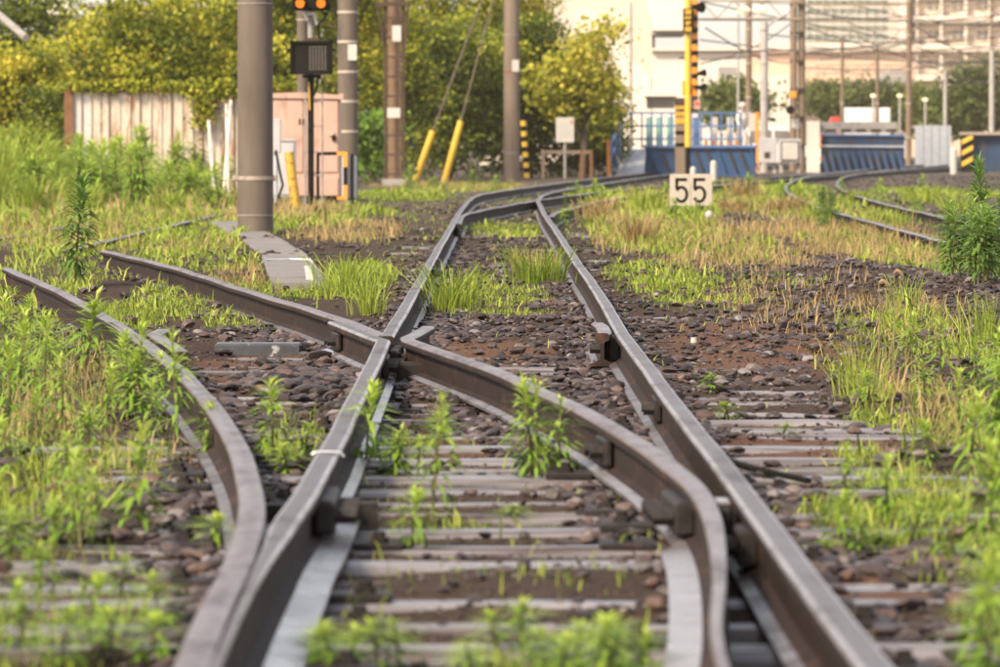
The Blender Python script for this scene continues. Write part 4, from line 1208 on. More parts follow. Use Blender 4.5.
def yellow_signal():
    Y = 150.0; k = Y / F
    o = thing('wooden_post', 'stout wooden post with yellow and black bands left of the yellow pole', 'post', (*W(680.5, 0, Y)[:2], 0))
    X = W(680.5, 0, Y)[0]
    MB().bbox((X, Y, (W(0, 98, Y)[2] - .3) / 2), (10.5 * k, .25, W(0, 98, Y)[2] + .3), .02).build('shaft', M['wood'], o)
    for i, (p0, p1) in enumerate(((98, 105), (106, 110), (112, 116), (118, 124), (131, 134), (143, 146))):
        MB().box2((X - 5.6 * k, Y - .15, W(0, p1, Y)[2]), (X + 5.6 * k, Y + .15, W(0, p0, Y)[2])).build('band', (M['lattice'], M['rustyyellow'], M['rustyyellow'], M['rustyyellow'], M['black'], M['black'])[i], o)
    o = thing('yellow_signal', 'tall yellow signal pole with black character panel and stacked orange lamps', 'signal', (*W(687.5, 0, Y)[:2], 0))
    X = W(687.5, 0, Y)[0]
    MB().tube([(X, Y - .2, -.1), (X, Y - .2, W(0, 147, Y)[2])], 2.4 * k, 10).build('base_pole', M['black'], o)
    MB().tube([(X, Y - .2, W(0, 147, Y)[2]), (X, Y - .2, W(0, -40, Y)[2])], 3.0 * k, 12).build('pole', M['yellow'], o, smooth=50)
    px_ = MB().bbox((W(687.5, 0, Y)[0], Y - .36, W(0, 21, Y)[2]), (10.5 * k, .12, 24 * k), .01).build('character_panel', M['black'], o)
    for i in range(4):
        cz = W(0, 12.5 + i * 5.7, Y)[2]; cx = W(687.3, 0, Y)[0]
        ch = MB()
        if i in (0, 3):
            for dx in (-2.4, 0, 2.4): ch.box((cx + dx * k, Y - .425, cz), (.9 * k, .006, 4.2 * k))
            for dz in (-1.7, 0, 1.7): ch.box((cx, Y - .428, cz + dz * k), (6.2 * k, .006, .9 * k))
        elif i == 1:
            for dx in (-2.2, 1.2): ch.box((cx + dx * k, Y - .425, cz), (1.0 * k, .006, 4.2 * k), ry=.4)
            ch.box((cx, Y - .428, cz), (6 * k, .006, 1.0 * k))
        else:
            ch.box((cx, Y - .425, cz), (1.0 * k, .006, 4.4 * k)); ch.box((cx, Y - .428, cz + .8 * k), (6.2 * k, .006, 1.2 * k)); ch.box((cx - 1.6 * k, Y - .43, cz - 1 * k), (1 * k, .006, 2 * k), ry=.5)
        ch.build('character', M['yellow'], px_)
    bb = MB().box2((W(691, 0, Y)[0], Y - .12, W(0, 112, Y)[2]), (W(697.5, 0, Y)[0], Y - .06, W(0, -10, Y)[2])).build('back_rail', M['lattice'], o)
    for i in range(8):
        py = 2 + i * 11.5
        c = W(694.3, py, Y)
        lm = MB().bbox((c[0], Y - .18, c[2]), (5.4 * k, .16, 6.6 * k), .02).build('lamp_unit', M['orange'], o)
        MB().tube([(c[0] + 1 * k, Y - .2, c[2] - 5 * k), (c[0] + 1 * k, Y - .42, c[2] - 5 * k)], 2.3 * k, 10).build('hood', M['black'], lm)
    for py in (74, 88):
        c = W(699, py, Y)
        MB().tube([(c[0] - .05, Y - .1, c[2]), (c[0] + .16, Y - .22, c[2] + .03)], [.04, .11], 10).build('horn', M['black'], o)
    c = W(697, 8, Y)
    MB().tube([(c[0] - .1, Y - .1, c[2]), (c[0] + .13, Y - .3, c[2])], [.08, .16], 10).build('horn', M['black'], o)
    MB().box2((W(682, 0, Y)[0], Y - .15, W(0, 96, Y)[2]), (W(697, 0, Y)[0], Y - .02, W(0, 81, Y)[2])).build('orange_box', M['orange'], o)
    c = W(696.5, 105, Y)
    MB().bbox((c[0], Y - .2, c[2]), (7 * k, .04, 9 * k), .01).build('red_white_plate', M['pink'], o)
    MB().bbox((c[0], Y - .225, c[2] + 1 * k), (4.5 * k, .01, 3 * k), .004).build('plate_mark', M['red'], o)
    for py in (58, 110, 133, 145):
        MB().box((X - 3 * k, Y - .12, W(0, py, Y)[2]), (12 * k, .06, 1.4 * k)).build('clamp', M['black'], o)
yellow_signal()

for (px, p0, p1, w, Y, lab) in ((693, 180, 167, 6, 130, 'small white box on a stub just above the number board'), (713.5, 180, 161, 6.5, 132, 'short white rounded marker post right of the number board'),
                                (953.5, 166, 148, 7, 180, 'short white marker post before the right blue parapet')):
    X, _, Z = W(px, p1, Y); k = Y / F
    o = thing('marker_post', lab, 'marker', (X, Y, 0))
    MB().tube([(X, Y, -.1), (X, Y, Z - w * .4 * k)], w * .5 * k, 12).build('post', M['white'], o, smooth=50)
    MB().ball((X, Y, Z - w * .4 * k), w * .5 * k, 12).build('cap', M['white'], o, smooth=60)

# worker on the walkway, seen behind the railing
def worker():
    Y = 172.0; k = Y / F
    X = W(745, 0, Y)[0]
    z0 = W(0, 147, Y)[2] + .0
    o = thing('person', 'person in pale workwear and white helmet bending over beside the orange post', 'person', (X, Y, 0))
    me = bpy.data.meshes.new('body')
    s = .92
    J = {'pel': (0, 0, .78), 'chest': (-.06, -.18, 1.12), 'neck': (-.09, -.30, 1.28), 'head': (-.10, -.36, 1.42),
         'lh': (-.10, .02, .74), 'lk': (-.12, -.12, .40), 'la': (-.12, .02, .06), 'lt': (-.12, -.15, .03),
         'rh': (.10, .02, .74), 'rk': (.14, -.10, .40), 'ra': (.14, .06, .06), 'rt': (.14, -.11, .03),
         'ls': (-.24, -.22, 1.20), 'le': (-.30, -.36, .94), 'lw': (-.22, -.50, .74), 'lhand': (-.19, -.54, .66),
         'rs': (.12, -.22, 1.20), 're': (.22, -.36, .96), 'rw': (.16, -.50, .76), 'rhand': (.14, -.54, .68)}
    Rr = {'pel': .155, 'chest': .165, 'neck': .07, 'head': .105, 'lh': .10, 'lk': .07, 'la': .05, 'lt': .04, 'rh': .10, 'rk': .07, 'ra': .05, 'rt': .04,
          'ls': .08, 'le': .055, 'lw': .042, 'lhand': .035, 'rs': .08, 're': .055, 'rw': .042, 'rhand': .035}
    E = [('pel', 'chest'), ('chest', 'neck'), ('neck', 'head'), ('pel', 'lh'), ('lh', 'lk'), ('lk', 'la'), ('la', 'lt'), ('pel', 'rh'), ('rh', 'rk'), ('rk', 'ra'), ('ra', 'rt'),
         ('chest', 'ls'), ('ls', 'le'), ('le', 'lw'), ('lw', 'lhand'), ('chest', 'rs'), ('rs', 're'), ('re', 'rw'), ('rw', 'rhand')]
    ks = list(J)
    me.from_pydata([tuple(c * s for c in J[q]) for q in ks], [(ks.index(a), ks.index(b)) for a, b in E], [])
    b = bpy.data.objects.new('body', me); C.objects.link(b); b.parent = o; b.location = (0, 0, z0)
    md = b.modifiers.new('skin', 'SKIN'); sd = b.modifiers.new('sub', 'SUBSURF'); sd.levels = 1; sd.render_levels = 1
    for i, q in enumerate(ks): me.skin_vertices[0].data[i].radius = (Rr[q] * s, Rr[q] * s)
    me.skin_vertices[0].data[0].use_root = True
    me.materials.append(M['cloth'])
    m = MB(); m.ball((X - .10 * s, Y - .36 * s, z0 + 1.47 * s), .135, 12, sc=(1, 1.1, .85)); m.build('helmet', M['white'], o, smooth=60)
    m = MB(); m.ball((X - .10 * s, Y - .44 * s, z0 + 1.39 * s), .075, 10, sc=(1, .7, 1.2)); m.build('face', M['skin'], o, smooth=60)
worker()
o = thing('orange_post', 'orange and white post beside the bending person', 'post', (*W(756, 0, 170)[:2], 0))
MB().bar(W(757, 172, 170), W(757, 112, 170), .10).build('shaft', M['orange'], o)
MB().box2((W(748.5, 0, 170)[0], 170.06, W(0, 131, 170)[2]), (W(756, 0, 170)[0], 170.1, W(0, 113, 170)[2])).build('panel', M['white'], o)

# equipment boxes
def equip(px0, px1, p0, p1, Y, lab, door=True):
    a, b = W(px0, p0, Y), W(px1, p1, Y)
    o = thing('equipment_box', lab, 'equipment box', ((a[0] + b[0]) / 2, Y, 0))
    MB().bbox(((a[0] + b[0]) / 2, Y + .3, (a[2] + b[2]) / 2), (b[0] - a[0], .6, b[2] - a[2]), .02).build('case', M['greybox'], o)
    if door:
        k = Y / F
        w, h = (b[0] - a[0]) * .72, (b[2] - a[2]) * .72
        cx, cz = (a[0] + b[0]) / 2, (a[2] + b[2]) / 2
        MB().bbox((cx, Y - .02, cz), (w, .04, h), .01).build('door', M['white'], o)
        for dx, dz, ww, hh in ((0, h / 2 + .02, w + .08, .04), (0, -h / 2 - .02, w + .08, .04), (-w / 2 - .02, 0, .04, h), (w / 2 + .02, 0, .04, h)):
            MB().box((cx + dx, Y - .01, cz + dz), (ww, .05, hh)).build('door_frame', M['lattice'], o)
    else:
        MB().box(((a[0] + b[0]) / 2, Y - .005, a[2] + .28), (.2, .02, .22)).build('vent', M['lattice'], o)
    for X in (a[0] + .08, b[0] - .08):
        MB().bar((X, Y + .3, -.1), (X, Y + .3, a[2] + .05), .12).build('leg', M['gpole'], o)
equip(757, 777, 163, 138, 185, 'grey equipment box with small dark vent right of the blue walkway', False)
equip(779, 801, 163, 139, 187, 'white equipment box with brown framed door below the tall double mast')

def parapet():
    Y = 192.0; k = Y / F
    o = thing('bridge_parapet', 'blue steel bridge parapet with pale end pillar beyond the tracks', 'bridge parapet', (*W(855, 0, Y)[:2], 0))
    def b2(p0, p1, y0, y1, name, mt, par=o):
        a, b = W(*p0, Y), W(*p1, Y)
        return MB().box2((a[0], y0, b[2]), (b[0], y1, a[2])).build(name, mt, par)
    b2((807, 121), (819, 174), Y - .35, Y + .4, 'end_pillar', M['ivory'])
    for py in (136, 143, 157): MB().box2((W(818.9, 0, Y)[0], Y - .3, W(0, py + 4, Y)[2]), (W(821, 0, Y)[0], Y - .2, W(0, py, Y)[2])).build('orange_mark', M['orange'], o)
    b2((819, 122), (897, 133), Y + .1, Y + .5, 'top_beam', M['concrete_lt'])
    for i in range(5):
        px = 826 + i * 15
        b2((px, 129), (px + 10, 132), Y + .08, Y + .12, 'beam_slot', M['lattice'])
    for i in range(11):
        px = 821 + i * 7.6
        m = MB(); m.box2((W(px, 0, Y)[0], Y - .02 - .02 * (i % 2), -.1), (W(px + 7.4, 0, Y)[0], Y + .1, W(0, 134.5, Y)[2])); m.build('plate', M['navy'], o)
        MB().bar((W(px + 5, 0, Y)[0], Y - .9, -.05), (W(px + 1, 0, Y)[0], Y - .05, W(0, 152, Y)[2]), .12, .05).build('brace', M['navy'], o)
    for py in (135, 146): MB().bar(W(820, py, Y - .08), W(905, py + .5, Y - .08), .09, .07).build('rail', M['steel'] if py > 140 else M['bluerail'], o)
    Y2 = 195.0
    o2 = thing('bridge_parapet', 'blue parapet with yellow and black chevron end at the right edge', 'bridge parapet', (*W(985, 0, Y2)[:2], 0))
    for i in range(9):
        px = 972 + i * 7.6
        MB().box2((W(px, 0, Y2)[0], Y2 - .02 * (i % 2), -.1), (W(px + 7.4, 0, Y2)[0], Y2 + .12, W(0, 133.5, Y2)[2])).build('plate', M['navy'], o2)
    MB().box2((W(960, 0, Y2)[0], Y2 - .35, W(0, 135, Y2)[2]), (W(1045, 0, Y2)[0], Y2 + .5, W(0, 132, Y2)[2])).build('coping', M['rustband'], o2)
    MB().box2((W(961, 0, Y2)[0], Y2 - .3, -.1), (W(972, 0, Y2)[0], Y2 + .3, W(0, 135.2, Y2)[2])).build('end_block', M['black'], o2)
    for i in range(3):
        z = W(0, 164 - i * 11, Y2)[2]; x0, x1 = W(961, 0, Y2)[0], W(972, 0, Y2)[0]
        MB().poly([(x0, z - .1), (x1, z + .12), (x1, z + .30), (x0, z + .08)], Y2 - .312, Y2 - .302).build('chevron', M['yellow'], o2)
parapet()

def far_fence():
    Y = 232.0
    o = thing('panel_fence', 'pale grey corrugated panel fence between the two blue parapets', 'fence', (*W(933, 0, Y)[:2], 0))
    for i in range(9):
        px = 915 + i * 4
        MB().box2((W(px, 0, Y)[0], Y - .05 * (i % 2), -.1), (W(px + 3.9, 0, Y)[0], Y + .08, W(0, 125.5, Y)[2])).build('panel', M['steel'], o)
    MB().box2((W(912, 0, Y)[0], Y + .09, W(0, 128, Y)[2]), (W(951, 0, Y)[0], Y + .15, W(0, 126, Y)[2])).build('rail', M['gpole'], o)
far_fence()

# masts of the overhead line ---------------------------------------
def mast(px, pb, Y, w, lab, mat, top=13.0, double=False, lamp=None, arms=()):
    X = (px - VX) * Y / F; k = Y / F
    o = thing('line_mast', lab, 'mast', (X, Y, 0))
    if double:
        for dx in (-w * .28, w * .32):
            MB().tube([(X + dx * k, Y + dx * .02, -.1), (X + dx * k, Y + dx * .02, top)], [w * .27 * k, w * .23 * k], 10).build('shaft', mat, o, smooth=50)
        for py in range(int(pb) - 20, -20, -28):
            MB().box((X, Y, W(0, py, Y)[2]), (w * 1.05 * k, .4, 2.2 * k)).build('band', M['lattice'], o)
    else:
        MB().tube([(X, Y, -.1), (X, Y, top)], [w * .5 * k, w * .42 * k], 10).build('shaft', mat, o, smooth=50)
        for py in range(int(pb) - 18, -10, -34):
            MB().tube([(X, Y, W(0, py, Y)[2]), (X, Y, W(0, py - 1.2, Y)[2])], w * .56 * k, 10).build('band', M['band'], o)
    for (p, q, r_) in arms:
        MB().tube([W(*p, Y), W(*q, Y)], r_ * k, 6).build('arm', mat, o)
    return o
def lamp_on(o, px, py, Y, r=6.5):
    k = Y / F
    c = W(px, py, Y)
    MB().ball(c, r * k, 12, sc=(1.2, 1, .75)).build('lamp_globe', M['warmlamp'], o, smooth=60)
    MB().tube([(c[0], c[1], c[2] + r * .7 * k), (c[0], c[1], c[2] + r * 1.1 * k)], r * .5 * k, 8).build('lamp_cap', M['gpole'], o)
m1 = mast(748.5, 150, 212, 6.5, 'slim brown mast with a lit lamp left of the double mast', M['fpole'], arms=(((748, 6), (738, 8), .8),))
lamp_on(m1, 744, 11, 212, 6)
m2 = mast(764, 150, 188, 8.5, 'grey mast with curved lamp arm behind the white equipment boxes', M['gpole'], top=W(0, 22, 188)[2], arms=(((764, 30), (775, 20), 1.2), ((775, 20), (788, 14), 1.2)))
lamp_on(m2, 760, 10, 188, 6)
m3 = mast(797, 165, 200, 14, 'heavy brown double mast beside the pale bridge pillar', M['fpole'], double=True)
MB().bbox((*W(793, 0, 199)[:2], W(0, 95, 199)[2]), (.25, .25, .25), .03).build('orange_lamp', M['orange'], m3)
MB().bbox((W(796, 0, 199)[0], 199.3, W(0, 124, 199)[2]), (.3, .2, .35), .03).build('switch_box', M['white'], m3)
MB().tube([W(790, 110, 199), W(790, 110, 198.7)], .17, 10).build('loudspeaker', M['black'], m3)
mast(842, 122, 290, 4.2, 'thin brown mast left of the far white truck box', M['fpole'], top=W(0, 38, 290)[2])
mast(877, 122, 280, 4.2, 'thin brown mast with a slanted stay right of the truck', M['fpole'], top=W(0, 45, 280)[2], arms=(((877, 60), (855, 78), .5),))
mast(908.5, 156, 226, 6, 'brown mast standing just right of the first blue parapet', M['fpole'])
mast(945, 126, 262, 4.6, 'short grey steel mast before the dark trees at right', M['gpole'], top=W(0, 70, 262)[2], arms=(((945, 86), (950, 84), .8),))
mast(991.5, 134, 240, 6, 'pale grey mast above the chevron parapet', M['gpole'], top=W(0, 50, 240)[2])
mast(991, 134, 275, 4, 'thin brown mast behind the pale grey one at the right edge', M['fpole'])
mast(738, 150, 235, 2.6, 'thin pale mast with orange band left of the slim brown one', M['gpole'], top=9)
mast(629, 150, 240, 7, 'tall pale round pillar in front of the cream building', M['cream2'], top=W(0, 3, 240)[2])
for (px, py, Y, lab) in ((873, 96, 250, 'first lit globe lamp from the left above the truck'), (899.5, 96, 250, 'middle lit globe lamp just left of the brown mast'), (925, 100, 250, 'right-hand lit globe lamp before the dark trees')):
    k = Y / F; X = W(px, 0, Y)[0]
    o = thing('globe_lamp', lab, 'street lamp', (X, Y, 0))
    MB().tube([(X, Y, -.1), (X, Y, W(0, py, Y)[2] - .1)], .05, 8).build('post', M['gpole'], o)
    lamp_on(o, px, py, Y, 2.5)

# portal beams and wires of the overhead line
def portal(Y, py0, py1, px0, px1, lab):
    o = thing('overhead_gantry', lab, 'gantry', (*W((px0 + px1) / 2, 0, Y)[:2], 0))
    z0, z1 = W(0, py1, Y)[2], W(0, py0, Y)[2]
    X0, X1 = W(px0, 0, Y)[0], W(px1, 0, Y)[0]
    MB().box2((X0, Y, z1), (X1, Y + .12, z1 + .07)).build('top_chord', M['gantry'], o)
    MB().box2((X0, Y, z0), (X1, Y + .12, z0 + .07)).build('bottom_chord', M['gantry'], o)
    n = max(4, int((X1 - X0) / (z1 - z0) / .9)); st = (X1 - X0) / n
    for i in range(n):
        a, b = (z0, z1) if i % 2 else (z1, z0)
        MB().bar((X0 + i * st, Y + .06, a + .05), (X0 + (i + 1) * st, Y + .06, b + .05), .045).build('diagonal', M['gantry'], o)
portal(226, 6, 22, 797, 1080, 'nearest brown lattice gantry beam across the top right corner')
portal(262, 30, 43, 806, 1080, 'second brown lattice gantry beam below the nearest one at right')
portal(300, 50, 60, 812, 1080, 'farthest brown lattice gantry beam in front of the apartment block')
portal(188, 2, 20, 700, 800, 'short grey bracing frame between the yellow signal and the double mast')
portal(330, 66, 74, 815, 1080, 'lowest far gantry beam above the dark trees at right')
wl_ = [((800, 4), 230, (1010, 70), 330), ((820, 60), 240, (1010, 10), 300), ((840, 2), 250, (1010, 26), 300), ((860, 38), 250, (1010, 88), 310), ((905, 20), 226, (1010, 66), 270), ((690, 20), 165, (1010, 4), 320), ((690, 52), 165, (1010, 30), 330), ((700, 40), 190, (1010, 62), 330), ((700, 2), 190, (1010, 48), 300), ((700, 60), 200, (1010, 20), 280),
       ((760, 34), 210, (1010, 36), 240), ((800, 12), 205, (1010, 14), 230), ((800, 26), 215, (1010, 74), 300), ((800, 68), 230, (1010, 55), 260), ((705, 28), 175, (800, 64), 240), ((700, 64), 180, (800, 16), 230),
       ((640, -4), 240, (1010, -2), 250), ((800, 46), 260, (1010, 44), 262), ((800, 82), 280, (1010, 80), 290)]
for i, (a, ya, b, yb) in enumerate(wl_):
    A, B = Vector(W(*a, ya)), Vector(W(*b, yb))
    pts = [A.lerp(B, t) - Vector((0, 0, .35 * math.sin(math.pi * t))) for t in np.linspace(0, 1, 9)]
    o = MB().tube(pts, .028, 5).build('overhead_wire', M['wire'], loc=A)
    tag(o, 'thin dark overhead wire strung across the upper right background', 'wire', 'overhead wires')

# ------------------------------------------------------------------ vehicles far behind
def truck():
    Y = 350.0; k = Y / F
    X0, X1 = W(833, 0, Y)[0], W(890, 0, Y)[0]
    o = thing('box_truck', 'white box truck with red cab roof behind the bridge parapet', 'truck', ((X0 + X1) / 2, Y, 0))
    zt = W(0, 108, Y)[2]
    MB().bbox(((X0 + X1) / 2 + .25, Y, (zt + .9) / 2), (X1 - X0 - .6, 2.1, zt - .9), .06).build('cargo_box', M['carwhite'], o)
    cab = MB()
    cab.poly([(X0 - 1.1, .5), (X0 + .35, .5), (X0 + .35, zt - .55), (X0 - .1, zt - .6), (X0 - .8, 1.5)], Y - .95, Y + .95)
    cab.build('cab', M['red'], o)
    MB().poly([(X0 - .75, 1.55), (X0 + .1, 1.55), (X0 + .1, 2.2), (X0 - .35, 2.2)], Y - .97, Y - .955).build('side_window', M['window'], o)
    for X in (X0 - .4, X0 + 2.6, X0 + 3.4):
        for s in (-1, 1):
            w = MB().tube([(X, Y + s * .8, .42), (X, Y + s * 1.0, .42)], .42, 16).build('wheel', M['tyre'], o, smooth=40)
            MB().tube([(X, Y + s * 1.0, .42), (X, Y + s * 1.02, .42)], .22, 12).build('rim', M['steel'], w)
    MB().box2((X0, Y - .8, .55), (X1 - .3, Y + .8, .8)).build('chassis', M['black'], o)
truck()
def car():
    Y = 215.0; k = Y / F
    X = W(783, 0, Y)[0]
    o = thing('parked_car', 'white van-like car half hidden behind the white equipment boxes', 'car', (X, Y, 0))
    b = MB()
    b.poly([(-1.6, .30), (1.65, .30), (1.68, .75), (1.35, .95), (.75, 1.0), (.25, 1.72), (-1.3, 1.80), (-1.6, 1.6)], -.72, .72)
    b.v = [(x + X, y + Y, z) for x, y, z in b.v]
    b.build('body', M['carwhite'], o)
    for pts in ([(-1.35, 1.1), (-.5, 1.1), (-.5, 1.62), (-1.3, 1.64)], [(-.4, 1.1), (.55, 1.1), (.15, 1.6), (-.4, 1.62)]):
        m = MB(); m.poly([(x + X, z) for x, z in pts], Y - .735, Y - .722); m.build('window', M['window'], o)
    for dx in (-1.0, 1.05):
        for s in (-1, 1):
            w = MB().tube([(X + dx, Y + s * .6, .3), (X + dx, Y + s * .74, .3)], .3, 16).build('wheel', M['tyre'], o, smooth=40)
            MB().tube([(X + dx, Y + s * .74, .3), (X + dx, Y + s * .755, .3)], .17, 12).build('rim', M['steel'], w)
    MB().bbox((X + 1.64, Y - .5, .7), (.08, .25, .14), .02).build('headlight', M['steel'], o)
    MB().bbox((X + 1.64, Y + .5, .7), (.08, .25, .14), .02).build('headlight', M['steel'], o)
car()

# ------------------------------------------------------------------ buildings
def cream_building():
    Y = 265.0
    o = thing('cream_building', 'big cream building with overhanging upper floor behind the yellow shrub', 'building', (*W(620, 0, Y)[:2], 0))
    def b2(p0, p1, y0, y1, name, mt, par=o):
        a, b = W(*p0, Y), W(*p1, Y)
        return MB().box2((a[0], y0, b[2]), (b[0], y1, a[2])).build(name, mt, par)
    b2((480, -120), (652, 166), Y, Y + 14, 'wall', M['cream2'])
    # overhanging upper floor with slanted soffit
    p = [W(606, -120, Y), W(684, -120, Y), W(684, 32, Y), W(651, 32, Y)]
    MB().poly([(q[0], q[2]) for q in p], Y - 3, Y - .02).build('upper_floor', M['ivory'], o)
    b2((651, 32.5), (684, 36), Y - 2.5, Y + 4, 'soffit', M['greyroof'])
    b2((651, 37), (655, 48), Y + .5, Y + 1, 'dark_opening', M['window'])
    p = [W(580, 60, Y), W(604, 36, Y), W(650, 76, Y), W(650, 166, Y), W(580, 166, Y)]
    MB().poly([(q[0], q[2]) for q in p], Y - 1.2, Y - .02).build('stair_wall', M['ivory'], o)
    b2((575, 12), (606, 33), Y - .1, Y - .02, 'recess_panel', M['cream'])
    b2((641, 92), (674, 97), Y - 4, Y - 3, 'canopy', M['ivory'])
    b2((644, 97), (672, 109), Y - 3.4, Y - 3.2, 'canopy_window', M['window'])
    for px in (642, 672): b2((px, 97), (px + 2, 166), Y - 3.8, Y - 3.5, 'canopy_post', M['ivory'])
    o2 = thing('low_building', 'pale low building with grey strip window behind the blue walkway', 'building', (*W(700, 0, 330)[:2], 0))
    Y = 330.0
    a, b = W(652, 50, Y), W(745, 160, Y)
    MB().box2((a[0], Y, -.1), (b[0], Y + 12, a[2])).build('wall', M['ivory'], o2)
    a, b = W(718, 67, Y), W(739, 75, Y)
    MB().box2((a[0], Y - .05, b[2]), (b[0], Y + .1, a[2])).build('window', M['greyroof'], o2)
    a, b = W(650, 48, Y), W(747, 51, Y)
    MB().box2((a[0], Y - .5, b[2]), (b[0], Y + 12.5, a[2])).build('roof', M['cream'], o2)
cream_building()

def peach_building():
    Y = 430.0
    o = thing('peach_building', 'wide peach-coloured hall with pale base behind the masts', 'building', (*W(830, 0, Y)[:2], 0))
    a, b = W(752, 52, Y), W(915, 160, Y)
    MB().box2((a[0], Y, -.1), (b[0], Y + 20, a[2])).build('wall', M['peach'], o)
    a2, b2 = W(752, 76, Y), W(800, 160, Y)
    MB().box2((a2[0], Y - 2, -.1), (b2[0], Y - .02, a2[2])).build('annex', M['cream'], o)
    a2, b2 = W(862, 58, Y), W(900, 66, Y)
    MB().box2((W(751, 0, Y)[0], Y - .6, a[2]), (W(916, 0, Y)[0], Y + 21, a[2] + .8)).build('parapet', M['cream'], o)
    a2, b2 = W(752, 42, Y), W(800, 52, Y)
    MB().box2((a2[0], Y + 3, b2[2]), (b2[0], Y + 12, a2[2])).build('roof_block', M['ivory'], o)
    for i in range(7):
        px = 806 + i * 14
        MB().box2((W(px, 0, Y)[0], Y - .1, W(0, 100, Y)[2]), (W(px + 8, 0, Y)[0], Y - .02, W(0, 93, Y)[2])).build('window', M['greyroof'], o)
    o = thing('grey_roof_house', 'low house with grey pitched roof before the peach hall', 'house', (*W(890, 0, 400)[:2], 0))
    Y = 400.0
    MB().box2((W(878, 0, Y)[0], Y, -.1), (W(912, 0, Y)[0], Y + 8, W(0, 84, Y)[2])).build('wall', M['aptwall'], o)
    MB().poly([(W(872, 0, Y)[0], W(0, 84, Y)[2]), (W(916, 0, Y)[0], W(0, 84, Y)[2]), (W(904, 0, Y)[0], W(0, 70, Y)[2]), (W(890, 0, Y)[0], W(0, 70, Y)[2])], Y - .5, Y + 8.5).build('roof', M['greyroof'], o)
peach_building()

def green_block():
    Y = 620.0
    o = thing('office_block', 'tall hazy green-glass office block behind the gantries', 'building', (*W(855, 0, Y)[:2], 0))
    a, b = W(806, -60, Y), W(906, 60, Y)
    MB().box2((a[0], Y, -.1), (b[0], Y + 30, a[2])).build('body', M['greenglass'], o)
    for i in range(13):
        px = 806 + i * 8.25
        MB().box2((W(px, 0, Y)[0], Y - .35, 0), (W(px + 1.0, 0, Y)[0], Y - .02, a[2])).build('mullion', M['mullion'], o)
    for i in range(12):
        py = 60 - i * 8.5
        z = W(0, py, Y)[2]
        MB().box2((a[0], Y - .42, z), (b[0], Y - .36, z + .28)).build('floor_band', M['mullion'], o)
green_block()

def apartment():
    Y = 460.0
    o = thing('apartment_block', 'cream apartment block with rows of dark windows at the upper right', 'building', (*W(960, 0, Y)[:2], 0))
    a, b = W(902, -80, Y), W(1060, 160, Y)
    MB().box2((a[0], Y, -.1), (b[0], Y + 16, a[2])).build('wall', M['aptwall'], o)
    MB().box2((W(899, 0, Y)[0], Y - 1.5, -.1), (W(908, 0, Y)[0], Y - .02, a[2])).build('stair_tower', M['ivory'], o)
    for r_ in range(7):
        py = 64 - r_ * 29
        MB().box2((a[0] + .8, Y - 1.1, W(0, py + 17, Y)[2]), (b[0], Y - .02, W(0, py + 11, Y)[2])).build('balcony_slab', M['ivory'], o)
        MB().box2((a[0] + .8, Y - .5, W(0, py - 8, Y)[2]), (b[0], Y - .02, W(0, py - 10, Y)[2])).build('ledge', M['aptwall'], o)
        for i in range(7):
            px = 927 + i * 24.5
            w = MB().box2((W(px, 0, Y)[0], Y - .12, W(0, py + 4, Y)[2]), (W(px + 12, 0, Y)[0], Y - .03, W(0, py - 4, Y)[2])).build('window', M['window'], o)
            MB().box2((W(px + 5.6, 0, Y)[0], Y - .16, W(0, py + 4, Y)[2]), (W(px + 6.4, 0, Y)[0], Y - .125, W(0, py - 4, Y)[2])).build('frame', M['ivory'], w)
    for i in range(5):
        px = 914 + i * 24.5
        MB().box2((W(px, 0, Y)[0], Y - .8, -.1), (W(px + 3, 0, Y)[0], Y - .03, a[2])).build('pilaster', M['ivory'], o)
apartment()
def hill_house():
    Y = 165.0
    o = thing('hill_house', 'pale house with dark eaves glimpsed above the shrubs at top left', 'house', (*W(45, 0, Y)[:2], 0))
    a, b = W(20, -2, Y), W(150, 40, Y)
    MB().box2((a[0], Y + 8, -.1), (b[0] + 3, Y + 14, W(0, 8, Y)[2])).build('wall', M['concrete_lt'], o)
    MB().box2((a[0], Y + 7.96, W(0, 10, Y)[2]), (W(50, 0, Y)[0], Y + 7.99, W(0, -6, Y)[2])).build('shutter', M['ivory'], o)
    MB().box2((a[0] - .2, Y + 7.5, W(0, 12, Y)[2]), (W(52, 0, Y)[0], Y + 8.0, W(0, 9, Y)[2])).build('eaves', M['lattice'], o)
    MB().box2((W(60, 0, Y)[0], Y + 7, W(0, 1, Y)[2]), (W(230, 0, Y)[0], Y + 15, W(0, -3, Y)[2])).build('roof_edge', M['greyroof'], o)
hill_house()
A, B = Vector(W(-25, -6, 128)), Vector(W(27, 38, 124))
tag(MB().tube([A, B], .09, 8).build('fallen_pole', M['concrete_lt'], loc=B), 'grey pole slanting down into the shrubs at the top left corner', 'pole')

